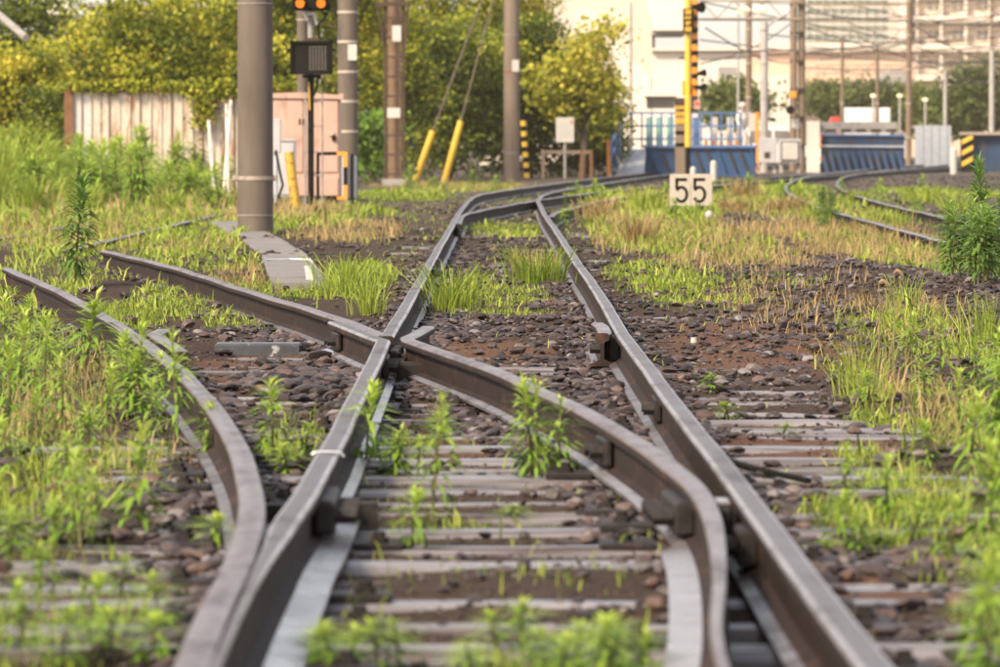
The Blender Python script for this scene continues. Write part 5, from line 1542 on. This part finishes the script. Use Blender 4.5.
# ------------------------------------------------------------------ vegetation
def leaf_cloud(clumps, per, size, spread, tint_c, up=.4, seed=0):
    """clumps (n,3) centres; returns diamond leaves as V, F, tint"""
    r_ = np.random.default_rng(seed)
    n = len(clumps) * per
    c = np.repeat(clumps, per, 0) + r_.normal(0, 1, (n, 3)) * np.asarray(spread)
    t = np.clip(np.repeat(tint_c, per) + r_.normal(0, .11, n), 0, 1)
    d = r_.normal(0, 1, (n, 3)); d[:, 2] -= .25; d /= np.linalg.norm(d, axis=1)[:, None]
    nn = r_.normal(0, 1, (n, 3)); nn[:, 2] += up * 2
    s = np.cross(d, nn); s /= np.linalg.norm(s, axis=1)[:, None] + 1e-9
    L = size * r_.uniform(.6, 1.35, n)[:, None]
    w = L * r_.uniform(.28, .42, n)[:, None]
    nrm = np.cross(s, d)
    V = np.stack([c - d * L * .5, c + s * w - nrm * w * .3, c + d * L * .5, c - s * w - nrm * w * .3], 1).reshape(-1, 3)
    Fc = (np.arange(n) * 4)[:, None] + np.arange(4)[None]
    return V, Fc, np.repeat(t, 4)

def shrub(name, cat, label, c, rad, nclump, per, size, mat, seed, trunk=True, tmean=.45, tvar=.2, shell=.75, flatbottom=0.0, group=None):
    r_ = np.random.default_rng(seed)
    nl = max(12, int(nclump / 26))
    ld = r_.normal(0, 1, (nl, 3)); ld /= np.linalg.norm(ld, axis=1)[:, None]
    ld *= r_.uniform(.45, .86, nl)[:, None]
    lr = r_.uniform(.30, .48, nl)
    which = r_.integers(0, nl, nclump)
    d = r_.normal(0, 1, (nclump, 3)); d[:, 2] += .35; d /= np.linalg.norm(d, axis=1)[:, None]
    rr = (shell + (1 - shell) * r_.random(nclump) ** .5) * lr[which]
    tl = r_.normal(0, .14, nl)[which] + .14 * d[:, 2]          # each shoot has its own green, yellower towards its upper side
    P = (ld[which] + d * rr[:, None]) * np.array(rad) + np.array(c)
    core = r_.random(nclump) < .16
    P[core] = (d[core] * r_.uniform(.2, .7, core.sum())[:, None]) * np.array(rad) + np.array(c)
    kk = P[:, 2] > flatbottom + .1
    P = P[kk]
    tc = np.clip(tmean + tl[kk] + r_.normal(0, tvar * .45, len(P)), 0.02, 1)
    base = (c[0], c[1], 0)
    o = thing(name, label, cat, base, group)
    V, Fc, T = leaf_cloud(P - np.array(base), per, size, (size * 1.7, size * 1.7, size * .9), tc, seed=seed)
    cr = obj('crown', raw_mesh('crown', V, Fc, M[mat], tint=T, smooth=False), o); cr["kind"] = "stuff"
    m = MB()
    h = max(.6, c[2])
    m.tube([(c[0], c[1], -.1), (c[0] + .1, c[1], h * .5), (c[0] - .05, c[1], h)], [.05 * rad[0] + .05, .04 * rad[0] + .04, .03], 7)
    rr2 = random.Random(seed)
    for i in range(6):
        a = rr2.uniform(0, 6.28); q = rr2.uniform(.45, .75)
        m.tube([(c[0], c[1], h * rr2.uniform(.3, .6)), (c[0] + math.cos(a) * rad[0] * q, c[1] + math.sin(a) * rad[1] * q, c[2] + rad[2] * rr2.uniform(0, .6))], [.05, .015], 5)
    m.build('trunk', M['bark'], o)
    return o

def sh_px(px, py, rx, ry, Y, **k):
    """shrub whose outline covers a photo ellipse"""
    x, _, z = W(px, py, Y)
    return dict(c=(x, Y, z), rad=(rx * Y / F, max(1.2, rx * Y / F * .7), ry * Y / F), **k)

shrub('hillside_shrub', 'shrub', 'broad yellow-green shrub rising behind the sheet fence', **sh_px(158, 70, 125, 88, 130, nclump=1300, per=24, size=.13, mat='bush', seed=1, tmean=0.39, tvar=.26))
shrub('hillside_shrub', 'shrub', 'sunny yellow shrub at the left edge beside the fence end post', **sh_px(18, 110, 62, 66, 127, nclump=420, per=24, size=.13, mat='bush', seed=2, tmean=0.49, tvar=.26))
shrub('hillside_shrub', 'shrub', 'low dark shrub in front of the fence end post', **sh_px(52, 128, 34, 36, 123, nclump=180, per=24, size=.12, mat='bush2', seed=3, tmean=0.31, tvar=.26))
shrub('background_tree', 'tree', 'dark leafy tree behind the house at the top left corner', **sh_px(10, 30, 70, 70, 150, nclump=400, per=22, size=.15, mat='bush2', seed=4, tmean=0.23, tvar=.26))
shrub('background_tree', 'tree', 'olive tree filling the gap left of the salmon cabinet', **sh_px(270, 40, 80, 105, 140, nclump=900, per=24, size=.135, mat='bush', seed=5, tmean=0.33, tvar=.26))
shrub('background_tree', 'tree', 'yellow-green tree behind the signal lamps', **sh_px(330, 10, 70, 80, 146, nclump=500, per=24, size=.135, mat='bush', seed=6, tmean=0.47, tvar=.26))
shrub('background_tree', 'tree', 'olive tree behind the lattice mast', **sh_px(395, 70, 60, 110, 152, nclump=600, per=24, size=.135, mat='bush', seed=7, tmean=0.36, tvar=.26))
shrub('round_shrub', 'shrub', 'large round shrub behind the yellow guy covers', **sh_px(448, 102, 80, 88, 160, nclump=950, per=24, size=.135, mat='bush2', seed=8, tmean=0.36, tvar=.26))
shrub('round_shrub', 'shrub', 'dense dark shrub behind the wooden pole', **sh_px(528, 105, 76, 88, 163, nclump=950, per=24, size=.135, mat='bush2', seed=9, tmean=0.29, tvar=.26))
shrub('background_tree', 'tree', 'bright yellow-green tree above the guy wires', **sh_px(445, 0, 75, 55, 172, nclump=420, per=22, size=.15, mat='bush', seed=10, tmean=0.51, tvar=.26))
shrub('background_tree', 'tree', 'leafy tree behind the top of the wooden pole', **sh_px(512, 22, 48, 70, 175, nclump=420, per=22, size=.15, mat='bush', seed=12, tmean=0.46, tvar=.26))
shrub('yellow_shrub', 'shrub', 'sparse golden-leaved shrub in front of the cream building', **sh_px(582, 80, 46, 58, 159, nclump=330, per=14, size=.2, mat='yleaf', seed=11, tmean=.55, shell=.3))
shrub('round_shrub', 'shrub', 'dark low shrub below the golden-leaved one', **sh_px(582, 140, 46, 46, 164, nclump=360, per=24, size=.13, mat='bush2', seed=13, tmean=0.26, tvar=.26))
shrub('round_shrub', 'shrub', 'bright low shrub at the foot of the lattice mast', **sh_px(372, 150, 40, 34, 140, nclump=260, per=14, size=.13, mat='weed', seed=14, tmean=0.26, tvar=.26))
for (a, lab) in ((dict(px=737, py=104, rx=24, ry=20, Y=300, seed=20), 'small green tree behind the blue walkway'),
                 (dict(px=835, py=104, rx=36, ry=27, Y=370, seed=21), 'rounded green tree behind the truck, beside the double mast'),
                 (dict(px=890, py=108, rx=38, ry=24, Y=372, seed=22), 'rounded green tree between the truck and the brown mast'),
                 (dict(px=975, py=105, rx=48, ry=36, Y=330, seed=23), 'dense dark green tree at the right edge'),
                 (dict(px=928, py=118, rx=26, ry=22, Y=350, seed=24), 'smaller dark tree left of the dense one at right'),
                 (dict(px=1000, py=80, rx=30, ry=22, Y=345, seed=25), 'taller pale tree top at the right edge')):
    k = dict(a); px, py, rx, ry, Y = (k.pop(q) for q in ('px', 'py', 'rx', 'ry', 'Y'))
    shrub('far_tree', 'tree', lab, **sh_px(px, py, rx, ry, Y, nclump=300, per=16, size=.36, mat='farleaf', tmean=.42, tvar=.16, **k), group='trees before the far buildings')
# ivy on the fence top and right part
def ivy():
    Y = 117.8
    r_ = np.random.default_rng(44)
    P = [W(r_.uniform(66, 300), r_.normal(86, 1.6), Y) for _ in range(150)]
    P += [W(r_.normal(202, 6), r_.uniform(84, 124), Y - .1) for _ in range(60)] + [W(r_.uniform(210, 236), r_.uniform(84, 96), Y - .1) for _ in range(40)]
    P = np.array(P)
    base = np.array(W(66, 86, Y)); base[2] = 0
    o = thing('ivy', 'green ivy creeping along the top of the sheet fence', 'ivy', tuple(base))
    V, Fc, T = leaf_cloud(P - base, 9, .11, (.1, .06, .06), np.clip(r_.normal(.45, .15, len(P)), 0, 1), seed=5)
    obj('leaves', raw_mesh('leaves', V, Fc, M['bush'], tint=T, smooth=False), o)["kind"] = "stuff"
    m = MB()
    for i in range(6): m.tube([W(200 + i * 2, 130, Y - .04), W(198 + i * 3, 86, Y - .04)], .015, 5)
    m.build('vine_stem', M['bark'], o)
ivy()

# goldenrod ---------------------------------------------------------
def goldenrod(h, nleaf, leafL, seed, top_bright=.9, lowbare=.12, spread=1.0):
    """one upright leafy stem of unit position; returns stem MB, leaf arrays"""
    r_ = np.random.default_rng(seed)
    t = np.sort(r_.uniform(lowbare, 1.0, nleaf)) ** .85
    bend = r_.normal(0, .05 * h, 2)
    sx = lambda q: bend[0] * q ** 2; sy = lambda q: bend[1] * q ** 2
    ang = np.arange(nleaf) * 2.4 + r_.normal(0, .3, nleaf)
    L = leafL * (1.0 - .45 * np.clip((t - .75) / .25, 0, 1)) * r_.uniform(.7, 1.2, nleaf) * (.6 + .4 * np.clip(t * 3, 0, 1))
    elev = np.interp(t, [0, .5, .85, 1], [-.5, .1, .55, 1.15]) + r_.normal(0, .18, nleaf)
    elev2 = elev - .75 + .25 * t
    w = L * r_.uniform(.050, .075, nleaf)
    c = np.stack([sx(t), sy(t), t * h], 1)
    dirh = np.stack([np.cos(ang), np.sin(ang), np.zeros(nleaf)], 1)
    side = np.stack([-np.sin(ang), np.cos(ang), np.zeros(nleaf)], 1)
    zz = np.array([0, 0, 1.0])
    p1 = c + (dirh * np.cos(elev)[:, None] + zz * np.sin(elev)[:, None]) * (L * .5)[:, None] * spread
    p2 = p1 + (dirh * np.cos(elev2)[:, None] + zz * np.sin(elev2)[:, None]) * (L * .5)[:, None] * spread
    W_ = side * w[:, None]
    dip = zz * (w * .35)[:, None]
    V = np.stack([c - W_ * .3, c + W_ * .3, p1 + W_ + dip, p1 - W_ + dip, p2 + W_ * .06, p2 - W_ * .06], 1).reshape(-1, 3)
    b = (np.arange(nleaf) * 6)[:, None]
    Fc = np.concatenate([b + np.array([[0, 1, 2, 3]]), b + np.array([[3, 2, 4, 5]])])
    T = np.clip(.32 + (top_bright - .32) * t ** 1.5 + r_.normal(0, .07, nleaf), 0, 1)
    return (lambda q: (sx(q), sy(q), q * h)), V, Fc, np.repeat(T, 6)

GP = []
def proto(stems, mat, key):
    """a plant of one or several stems; stems: (dx,dy,h,nleaf,leafL,seed,bright,bare)"""
    VV, FF, TT, m, off = [], [], [], MB(), 0
    for (dx, dy, h, nl, lL, sd, br_, bare) in stems:
        ax, V, Fc, T = goldenrod(h, nl, lL, sd, br_, bare)
        V = V + np.array([dx, dy, 0])
        VV.append(V); FF.append(Fc + off); TT.append(T); off += len(V)
        m.tube([(dx, dy, -.05)] + [tuple(np.array(ax(q)) + np.array([dx, dy, 0])) for q in (.25, .5, .75, .98)], [.006 * (h / .5) ** .5, .0055 * (h / .5) ** .5, .005, .0035, .002], 5)
    return (m.mesh('stem', M['stem'], smooth=50), raw_mesh('foliage', np.concatenate(VV), np.concatenate(FF), M[mat], tint=np.concatenate(TT)))
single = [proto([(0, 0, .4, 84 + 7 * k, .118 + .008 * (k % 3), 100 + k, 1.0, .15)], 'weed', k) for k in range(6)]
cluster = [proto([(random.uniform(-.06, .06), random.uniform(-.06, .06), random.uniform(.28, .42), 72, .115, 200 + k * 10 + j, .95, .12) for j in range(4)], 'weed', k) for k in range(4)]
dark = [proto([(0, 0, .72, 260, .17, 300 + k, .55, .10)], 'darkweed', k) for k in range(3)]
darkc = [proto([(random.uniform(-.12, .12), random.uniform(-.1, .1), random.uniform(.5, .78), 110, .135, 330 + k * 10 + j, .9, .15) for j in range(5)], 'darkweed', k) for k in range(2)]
def plant(kind, px, py, hpx, label, group=None, name='goldenrod_plant', wide=1.0):
    X, Y = G(px, py)
    h = hpx * Y / F
    P, h0 = {'s': (single, .4), 'c': (cluster, .38), 'd': (dark, .72), 'D': (darkc, .72)}[kind]
    st, fo = random.choice(P)
    k = h / h0
    o = thing(name, label, 'weed', (X, Y, float(gh(X, Y)) - .005), group)
    o.rotation_euler = (random.uniform(-.06, .06), random.uniform(-.06, .06), random.uniform(0, 6.28))
    kx = (k * .45 + .55) * wide
    o.scale = (kx, kx, k)
    for nm, me in (('stem', st), ('foliage', fo)):
        c = bpy.data.objects.new(nm, me); C.objects.link(c); c.parent = o
        if nm == 'foliage': c["kind"] = "stuff"
    return o
plant('d', 75, 293, 106, 'tall dark green single weed standing between the two left rails', wide=1.25)
plant('D', 968, 300, 88, 'dark green clump of tall weeds at the right edge beside the track', wide=1.5)
plant('D', 990, 304, 96, 'fuller dark weed clump touching the right edge', wide=1.5)
plant('d', 952, 296, 66, 'lowest dark weed spire left of the clump at right')
plant('d', 986, 302, 120, 'tallest dark weed spire rising from the clump at the right edge')
plant('d', 1000, 296, 95, 'dark weed cut by the right edge beside the clump')
plant('d', 822, 236, 44, 'dark leafy weed in the grass left of the sunken right rails')
plant('d', 832, 234, 36, 'shorter dark weed beside its twin left of the sunken right rails')
plant('s', 85, 392, 88, 'sprawling pale green weed leaning over the curved left rail', wide=1.5)
plant('s', 178, 445, 112, 'tall pale weed right against the outside of the curved left rail')
plant('s', 206, 462, 56, 'small dark-based weed at the foot of the curved left rail')
plant('c', 135, 425, 85, 'bushy light green weed clump left of the curved rail', wide=1.1)
plant('c', 545, 478, 96, 'bushy bright green clump in front of the curved switch rail')
plant('s', 272, 462, 78, 'slim weed between the curved rail and the straight switch rail')
plant('s', 303, 463, 40, 'small weed close beside the straight switch rail')
plant('s', 286, 472, 34, 'tiny weed between the two left rails near the joint')
plant('s', 366, 470, 84, 'bright weed just right of the straight switch rail')
plant('c', 402, 476, 56, 'low bright clump between the rails, left of the taller weed')
plant('s', 432, 520, 122, 'tallest bright weed in the middle between the rails')
plant('s', 413, 546, 60, 'short weed in front of the tallest middle one')
plant('s', 845, 512, 66, 'pale weed with yellow tip right of the main rail')
plant('s', 887, 522, 66, 'second pale weed farther right of the main rail')
plant('s', 940, 395, 72, 'slender light weed among the stones at the right')
plant('s', 912, 385, 62, 'light weed left of the slender one among the stones at right')
plant('c', 990, 455, 130, 'big bright weed clump at the right edge in the middle distance')
plant('s', 210, 545, 36, 'small bright sprout beside the curved rail near the bend')
for (px, py, hp) in ((20, 415, 95), (45, 425, 100), (8, 440, 90), (62, 440, 80), (105, 440, 70), (30, 460, 70), (90, 465, 60), (150, 440, 60), (5, 380, 70), (50, 380, 60), (30, 350, 45), (118, 395, 50), (160, 400, 45), (10, 480, 60), (66, 486, 54)):
    plant('s', px, py, hp, 'light green weed in the thicket left of the curved rail', 'weeds in the thicket left of the curved rail')
for (px, py, hp) in ((80, 548, 96), (137, 535, 105), (96, 530, 60), (160, 628, 62), (88, 636, 64), (40, 600, 60), (20, 650, 70), (120, 590, 40), (55, 545, 50), (10, 560, 60), (150, 660, 50), (110, 655, 50), (60, 662, 60)):
    plant('s', px, py, hp, 'blurred green weed growing over the sleepers in the lower left corner', 'weeds in the lower left corner')
for (px, py, hp) in ((310, 662, 44), (352, 664, 46), (378, 668, 56), (398, 664, 52), (330, 676, 60)):
    plant('s', px, py, hp, 'blurred weed at the bottom edge beside the straight switch rail', 'weeds at the bottom edge by the switch rail')
for (px, py, hp) in ((470, 676, 40), (497, 655, 52), (522, 655, 62), (545, 672, 50), (575, 668, 52), (600, 675, 66), (622, 668, 62), (640, 675, 55), (560, 686, 60), (612, 688, 80)):
    plant('s', px, py, hp, 'blurred bright weed at the bottom edge left of the curved switch rail', 'weeds at the bottom middle edge')
for (px, py, hp) in ((970, 480, 90), (992, 565, 130), (1004, 640, 140), (985, 672, 90), (1005, 530, 110), (930, 470, 50), (860, 550, 40), (840, 540, 50), (915, 540, 40), (950, 560, 70), (960, 430, 60), (925, 415, 50), (995, 400, 60), (975, 395, 50), (870, 410, 30), (990, 690, 140)):
    plant('s', px, py, hp, 'bright green weed in the growth along the lower right edge', 'weeds along the lower right edge')
for i in range(26):
    px, py = random.uniform(560, 930), random.uniform(196, 232)
    plant('s', px, py, random.uniform(14, 26), 'small far green weed in the dry grass right of the main track', 'weeds in the dry grass at right', wide=1.3)
for i in range(16):
    px, py = random.choice(((random.uniform(380, 630), random.uniform(420, 640)), (random.uniform(700, 960), random.uniform(330, 620)), (random.uniform(100, 420), random.uniform(250, 330))))
    plant('s', px, py, random.uniform(12, 26), 'tiny green seedling scattered among the stones and sleepers', 'scattered seedlings')
for i in range(70):
    px = random.uniform(-5, 238) if i < 56 else random.uniform(318, 500); py = random.uniform(186, 212) if i < 56 else random.uniform(182, 196)
    plant(random.choice('sc') if i < 56 else 's', px, py, random.uniform(24, 62) if i < 56 else random.uniform(8, 22),
          'tall green weed in the bank of growth before the sheet fence' if i < 56 else 'low weed on the far verge before the shrubs', 'weeds before the sheet fence' if i < 56 else 'weeds on the far verge', wide=2.0)

# grass blades ------------------------------------------------------
def blades(X, Y, H, lean, wid, T, seed):
    r_ = np.random.default_rng(seed)
    n = len(X)
    Z = gh(X, Y) - .004
    a = r_.uniform(0, 6.283, n)
    d = np.stack([np.cos(a), np.sin(a)], 1)
    f = r_.uniform(0, 6.283, n)
    s = np.stack([np.cos(f), np.sin(f)], 1) * wid[:, None]
    b = np.stack([X, Y, Z], 1)
    ln = (lean * H)[:, None]
    m = b.copy(); m[:, :2] += d * ln * .35; m[:, 2] += H * .58
    t = b.copy(); t[:, :2] += d * ln; t[:, 2] += H * (1 - .28 * np.clip(lean, 0, 1.6))
    sz = np.concatenate([s, np.zeros((n, 1))], 1)
    V = np.stack([b - sz, b + sz, m + sz * .8, m - sz * .8, t], 1).reshape(-1, 3)
    i0 = (np.arange(n) * 5)[:, None]
    q = i0 + np.array([[0, 1, 2]]); q2 = i0 + np.array([[0, 2, 3]]); q3 = i0 + np.array([[3, 2, 4]])
    return V, np.concatenate([q, q2, q3]), np.repeat(T, 5)

def railkeep(X, Y):
    k = np.ones(len(X), bool)
    for pp, lo, hi in ((mainRp, 5, 300), (mainLp, 5, 300), (divL, 5, 50), (bladeR, 5, 23.2), (divR, 23.5, 60)):
        P = np.array(pp); xr = np.interp(Y, P[:, 0], P[:, 1])
        k &= ~((np.abs(X - xr) < .075) & (Y > lo) & (Y < hi))
    P = np.array([(36.8, -1.25), (39, -1.36), (46.4, -1.72), (55, -2.3), (63.3, -2.96), (67, -3.3), (74, -4.0)])
    k &= ~((np.abs(X - np.interp(Y, P[:, 0], P[:, 1])) < .23) & (Y > 37.5) & (Y < 66))
    return k

def lawn(LST, seed, dens, lean, wk, tmean):
    r_ = np.random.default_rng(seed)
    Xs, Ys, Hs = [], [], []
    for E, de, h in LST:
        area = E[2] * E[3] * math.pi
        Yc = E[1]
        n = int(min(9000, area * dens * de * (18.0 / Yc) ** 1.15))
        x = E[0] + r_.uniform(-1.1, 1.1, n) * E[2]; y = E[1] + r_.uniform(-1.1, 1.1, n) * E[3]
        # tufted: pull towards tuft centres
        k = r_.random(n) < inside(E, x, y) * np.clip((.5 * vn(x, y, 5, seed % 7, 3) + .3 * vn(x, y, 1.4, seed % 3, 6) + .2 * vn(x, y, 13, 2, 2) - .40) * 5.5, 0.03, 1)
        x, y = x[k], y[k]
        Xs.append(x); Ys.append(y); Hs.append(h * (.8 if Yc > 26 else 1) * r_.uniform(.35, 1.6, len(x)) * np.where(r_.random(len(x)) < .06, 1.8, 1) * (.55 + .9 * vn(x, y, 3.3, 6, seed % 5)))
    X, Y, H = np.concatenate(Xs), np.concatenate(Ys), np.concatenate(Hs)
    k = railkeep(X, Y) & (Y > 7.2); X, Y, H = X[k], Y[k], H[k]
    T = np.clip(tmean + .35 * (vn(X, Y, 1.7, 5, 5) - .5) + r_.normal(0, .2, len(X)), 0, 1)
    w = (H * wk + .0012) * r_.uniform(.7, 1.3, len(X)) * np.clip(Y / 25, 1, 3)
    return blades(X, Y, H, np.abs(r_.normal(lean, .35, len(X))), w, T, seed)
def lawn_obj(name, LST, seed, dens, lean, wk, tmean, mat, label):
    V, Fc, T = lawn(LST, seed, dens, lean, wk, tmean)
    o = obj(name, raw_mesh(name, V, Fc, M[mat], tint=T)); tag(o, label, 'grass', kind='stuff')
    print(name, len(V) // 5)
gl = [g_ for g_ in GREEN if g_[0][0] < -.3]; gr = [g_ for g_ in GREEN if g_[0][0] >= -.3]
lawn_obj('short_grass', gl, 21, 3900, .6, .028, .44, 'grass', 'short bright green grass along the left side of the tracks')
lawn_obj('short_grass', gr, 22, 3700, .6, .028, .44, 'grass', 'short bright green grass between and right of the tracks')
lawn_obj('dry_grass', DRY, 23, 2600, .35, .010, .45, 'dry', 'dry straw-coloured grass patches beside the tracks')

# bigger grass tufts, each a plant of its own ------------------------
def tuft(px, py, hpx, wpx, n, label, mat='grass', tm=.45, group=None, lean=.9):
    X, Y = G(px, py); h = hpx * Y / F; r_w = wpx * Y / F
    r_ = np.random.default_rng(int(px * 7 + py))
    x = r_.normal(0, r_w * .22, n); y = r_.normal(0, r_w * .22, n)
    H = h * r_.uniform(.45, 1.15, n)
    z0 = float(gh(X, Y))
    a = np.arctan2(y, x) + r_.normal(0, .7, n)
    d = np.stack([np.cos(a), np.sin(a), np.zeros(n)], 1)
    f = r_.uniform(0, 6.283, n); wd = np.maximum(.0018, .00009 * Y) * r_.uniform(.6, 1.4, n)
    s = np.stack([np.cos(f), np.sin(f), np.zeros(n)], 1) * wd[:, None]
    b = np.stack([x, y, np.full(n, -.01)], 1)
    ln = (np.abs(r_.normal(lean * .6, .35, n)) * H)[:, None]
    up = np.array([0, 0, 1.0])
    p1 = b + d * ln * .15 + up * (H * .45)[:, None]
    p2 = b + d * ln * .55 + up * (H * .85)[:, None]
    p3 = b + d * ln * 1.1 + up * (H * r_.uniform(.65, 1.0, n))[:, None]
    V = np.stack([b - s, b + s, p1 + s, p1 - s, p2 + s * .7, p2 - s * .7, p3], 1).reshape(-1, 3)
    i0 = (np.arange(n) * 7)[:, None]
    Fc = np.concatenate([i0 + np.array([[q]]).reshape(1, 3) for q in ([0, 1, 2], [0, 2, 3], [3, 2, 4], [3, 4, 5], [5, 4, 6])])
    T = np.repeat(np.clip(r_.normal(tm, .16, n), 0, 1), 7)
    o = thing('grass_tuft', label, 'grass tuft', (X, Y, z0), group)
    obj('blades', raw_mesh('blades', V, Fc, M[mat], tint=T), o)["kind"] = "stuff"
    m = MB(); m.ball((X, Y, z0), max(.02, r_w * .15), 8, sc=(1, 1, .3)); m.build('root_mat', M['drystem'], o)
tuft(452, 316, 54, 60, 230, 'long arching grass tuft just beyond the crossing inside the left rail')
tuft(540, 288, 44, 56, 240, 'rounded olive grass tuft between the rails beyond the crossing', tm=.3)
tuft(345, 298, 48, 56, 140, 'spiky grass tuft between cable trough and left running rail')
tuft(370, 318, 40, 40, 110, 'green tuft leaning against the left rail before the crossing')
tuft(860, 395, 66, 50, 120, 'loose tuft of broad grass blades among stones at the right', tm=.55)
tuft(640, 246, 32, 36, 200, 'tall reddish dry grass tuft left of the number board', mat='dry', tm=.4, lean=.5)
tuft(905, 325, 40, 40, 60, 'thin grass tuft on the stony rise at the right')
tuft(990, 360, 60, 50, 120, 'tall grass tuft at the right edge below the dark weeds')
tuft(112, 205, 50, 70, 420, 'big fountain-shaped grass clump before the sheet fence', tm=.55, lean=1.2)
tuft(2, 205, 85, 80, 420, 'big arching grass clump cut by the left edge', tm=.5, lean=1.3)
tuft(736, 214, 16, 44, 260, 'dry grass clump right below the number board', mat='dry', tm=.45, lean=.5)
tuft(785, 216, 18, 60, 260, 'wide dry grass clump right of the number board', mat='dry', tm=.4, lean=.5)
tuft(645, 214, 30, 40, 220, 'green and yellow grass clump left of the number board', tm=.6, lean=.5)
tuft(880, 232, 26, 60, 200, 'low green grass clump before the sunken right rails', tm=.5)
for (px, py, hp, wp) in ((30, 215, 40, 40), (60, 208, 44, 40), (150, 200, 38, 50), (185, 202, 40, 40), (85, 218, 34, 40), (215, 208, 22, 30), (170, 215, 24, 40)):
    tuft(px, py, hp, wp, 200, 'tall grass clump in the bank of weeds before the sheet fence', tm=.45, group='grass clumps before the sheet fence')
for (px, py, hp, wp) in ((268, 236, 16, 22), (240, 238, 12, 18)):
    tuft(px, py, hp, wp, 60, 'low grass tuft hugging the foot of the thick concrete pole', tm=.4, group='tufts at the thick pole')
for (px, py, hp, wp) in ((600, 222, 26, 40), (700, 232, 16, 50), (820, 224, 22, 50), (745, 200, 20, 40), (920, 205, 20, 50), (960, 215, 22, 50), (860, 205, 16, 40)):
    tuft(px, py, hp, wp, 160, 'low grass clump in the verge right of the main track', tm=.5, group='grass clumps in the right verge', mat=random.choice(('grass', 'dry')))
# foxtail seed heads
for (px, py, top, lab) in ((878, 375, 283, 'foxtail grass stalk with drooping pale seed head at the right'), (893, 370, 273, 'second foxtail stalk with curled seed head beside the first'), (905, 372, 326, 'short foxtail stalk with small seed head at the right')):
    X, Y = G(px, py); k = Y / F
    z = (py - top) * k
    o = thing('foxtail_grass', lab, 'foxtail', (X, Y, 0))
    MB().tube([(X, Y, -.02), (X + .01, Y, z * .6), (X + .005, Y, z)], [.004, .003, .002], 5).build('stalk', M['stem'], o)
    MB().tube([(X + .005, Y, z), (X + .018, Y, z + .012), (X + .034, Y, z + .004), (X + .046, Y, z - .018)], [.003, .009, .010, .004], 7).build('seed_head', M['drystem'], o, smooth=60)

# ------------------------------------------------------------------ warm summer haze
hm = MB(); hm.box2((-905, -65, -1.3), (905, 2005, 60))
hmat = bpy.data.materials.new('warm_air'); hmat.use_nodes = True
hn = hmat.node_tree.nodes; hn.clear()
hv = hn.new('ShaderNodeVolumePrincipled'); ho = hn.new('ShaderNodeOutputMaterial')
hv.inputs['Color'].default_value = (1.0, .86, .68, 1); hv.inputs['Density'].default_value = .00018; hv.inputs['Anisotropy'].default_value = 0.0
hmat.node_tree.links.new(hv.outputs[0], ho.inputs['Volume'])
haze = hm.build('haze', hmat); haze["kind"] = "stuff"; haze["label"] = 'thin warm summer haze over the far end of the yard'; haze["category"] = 'haze'
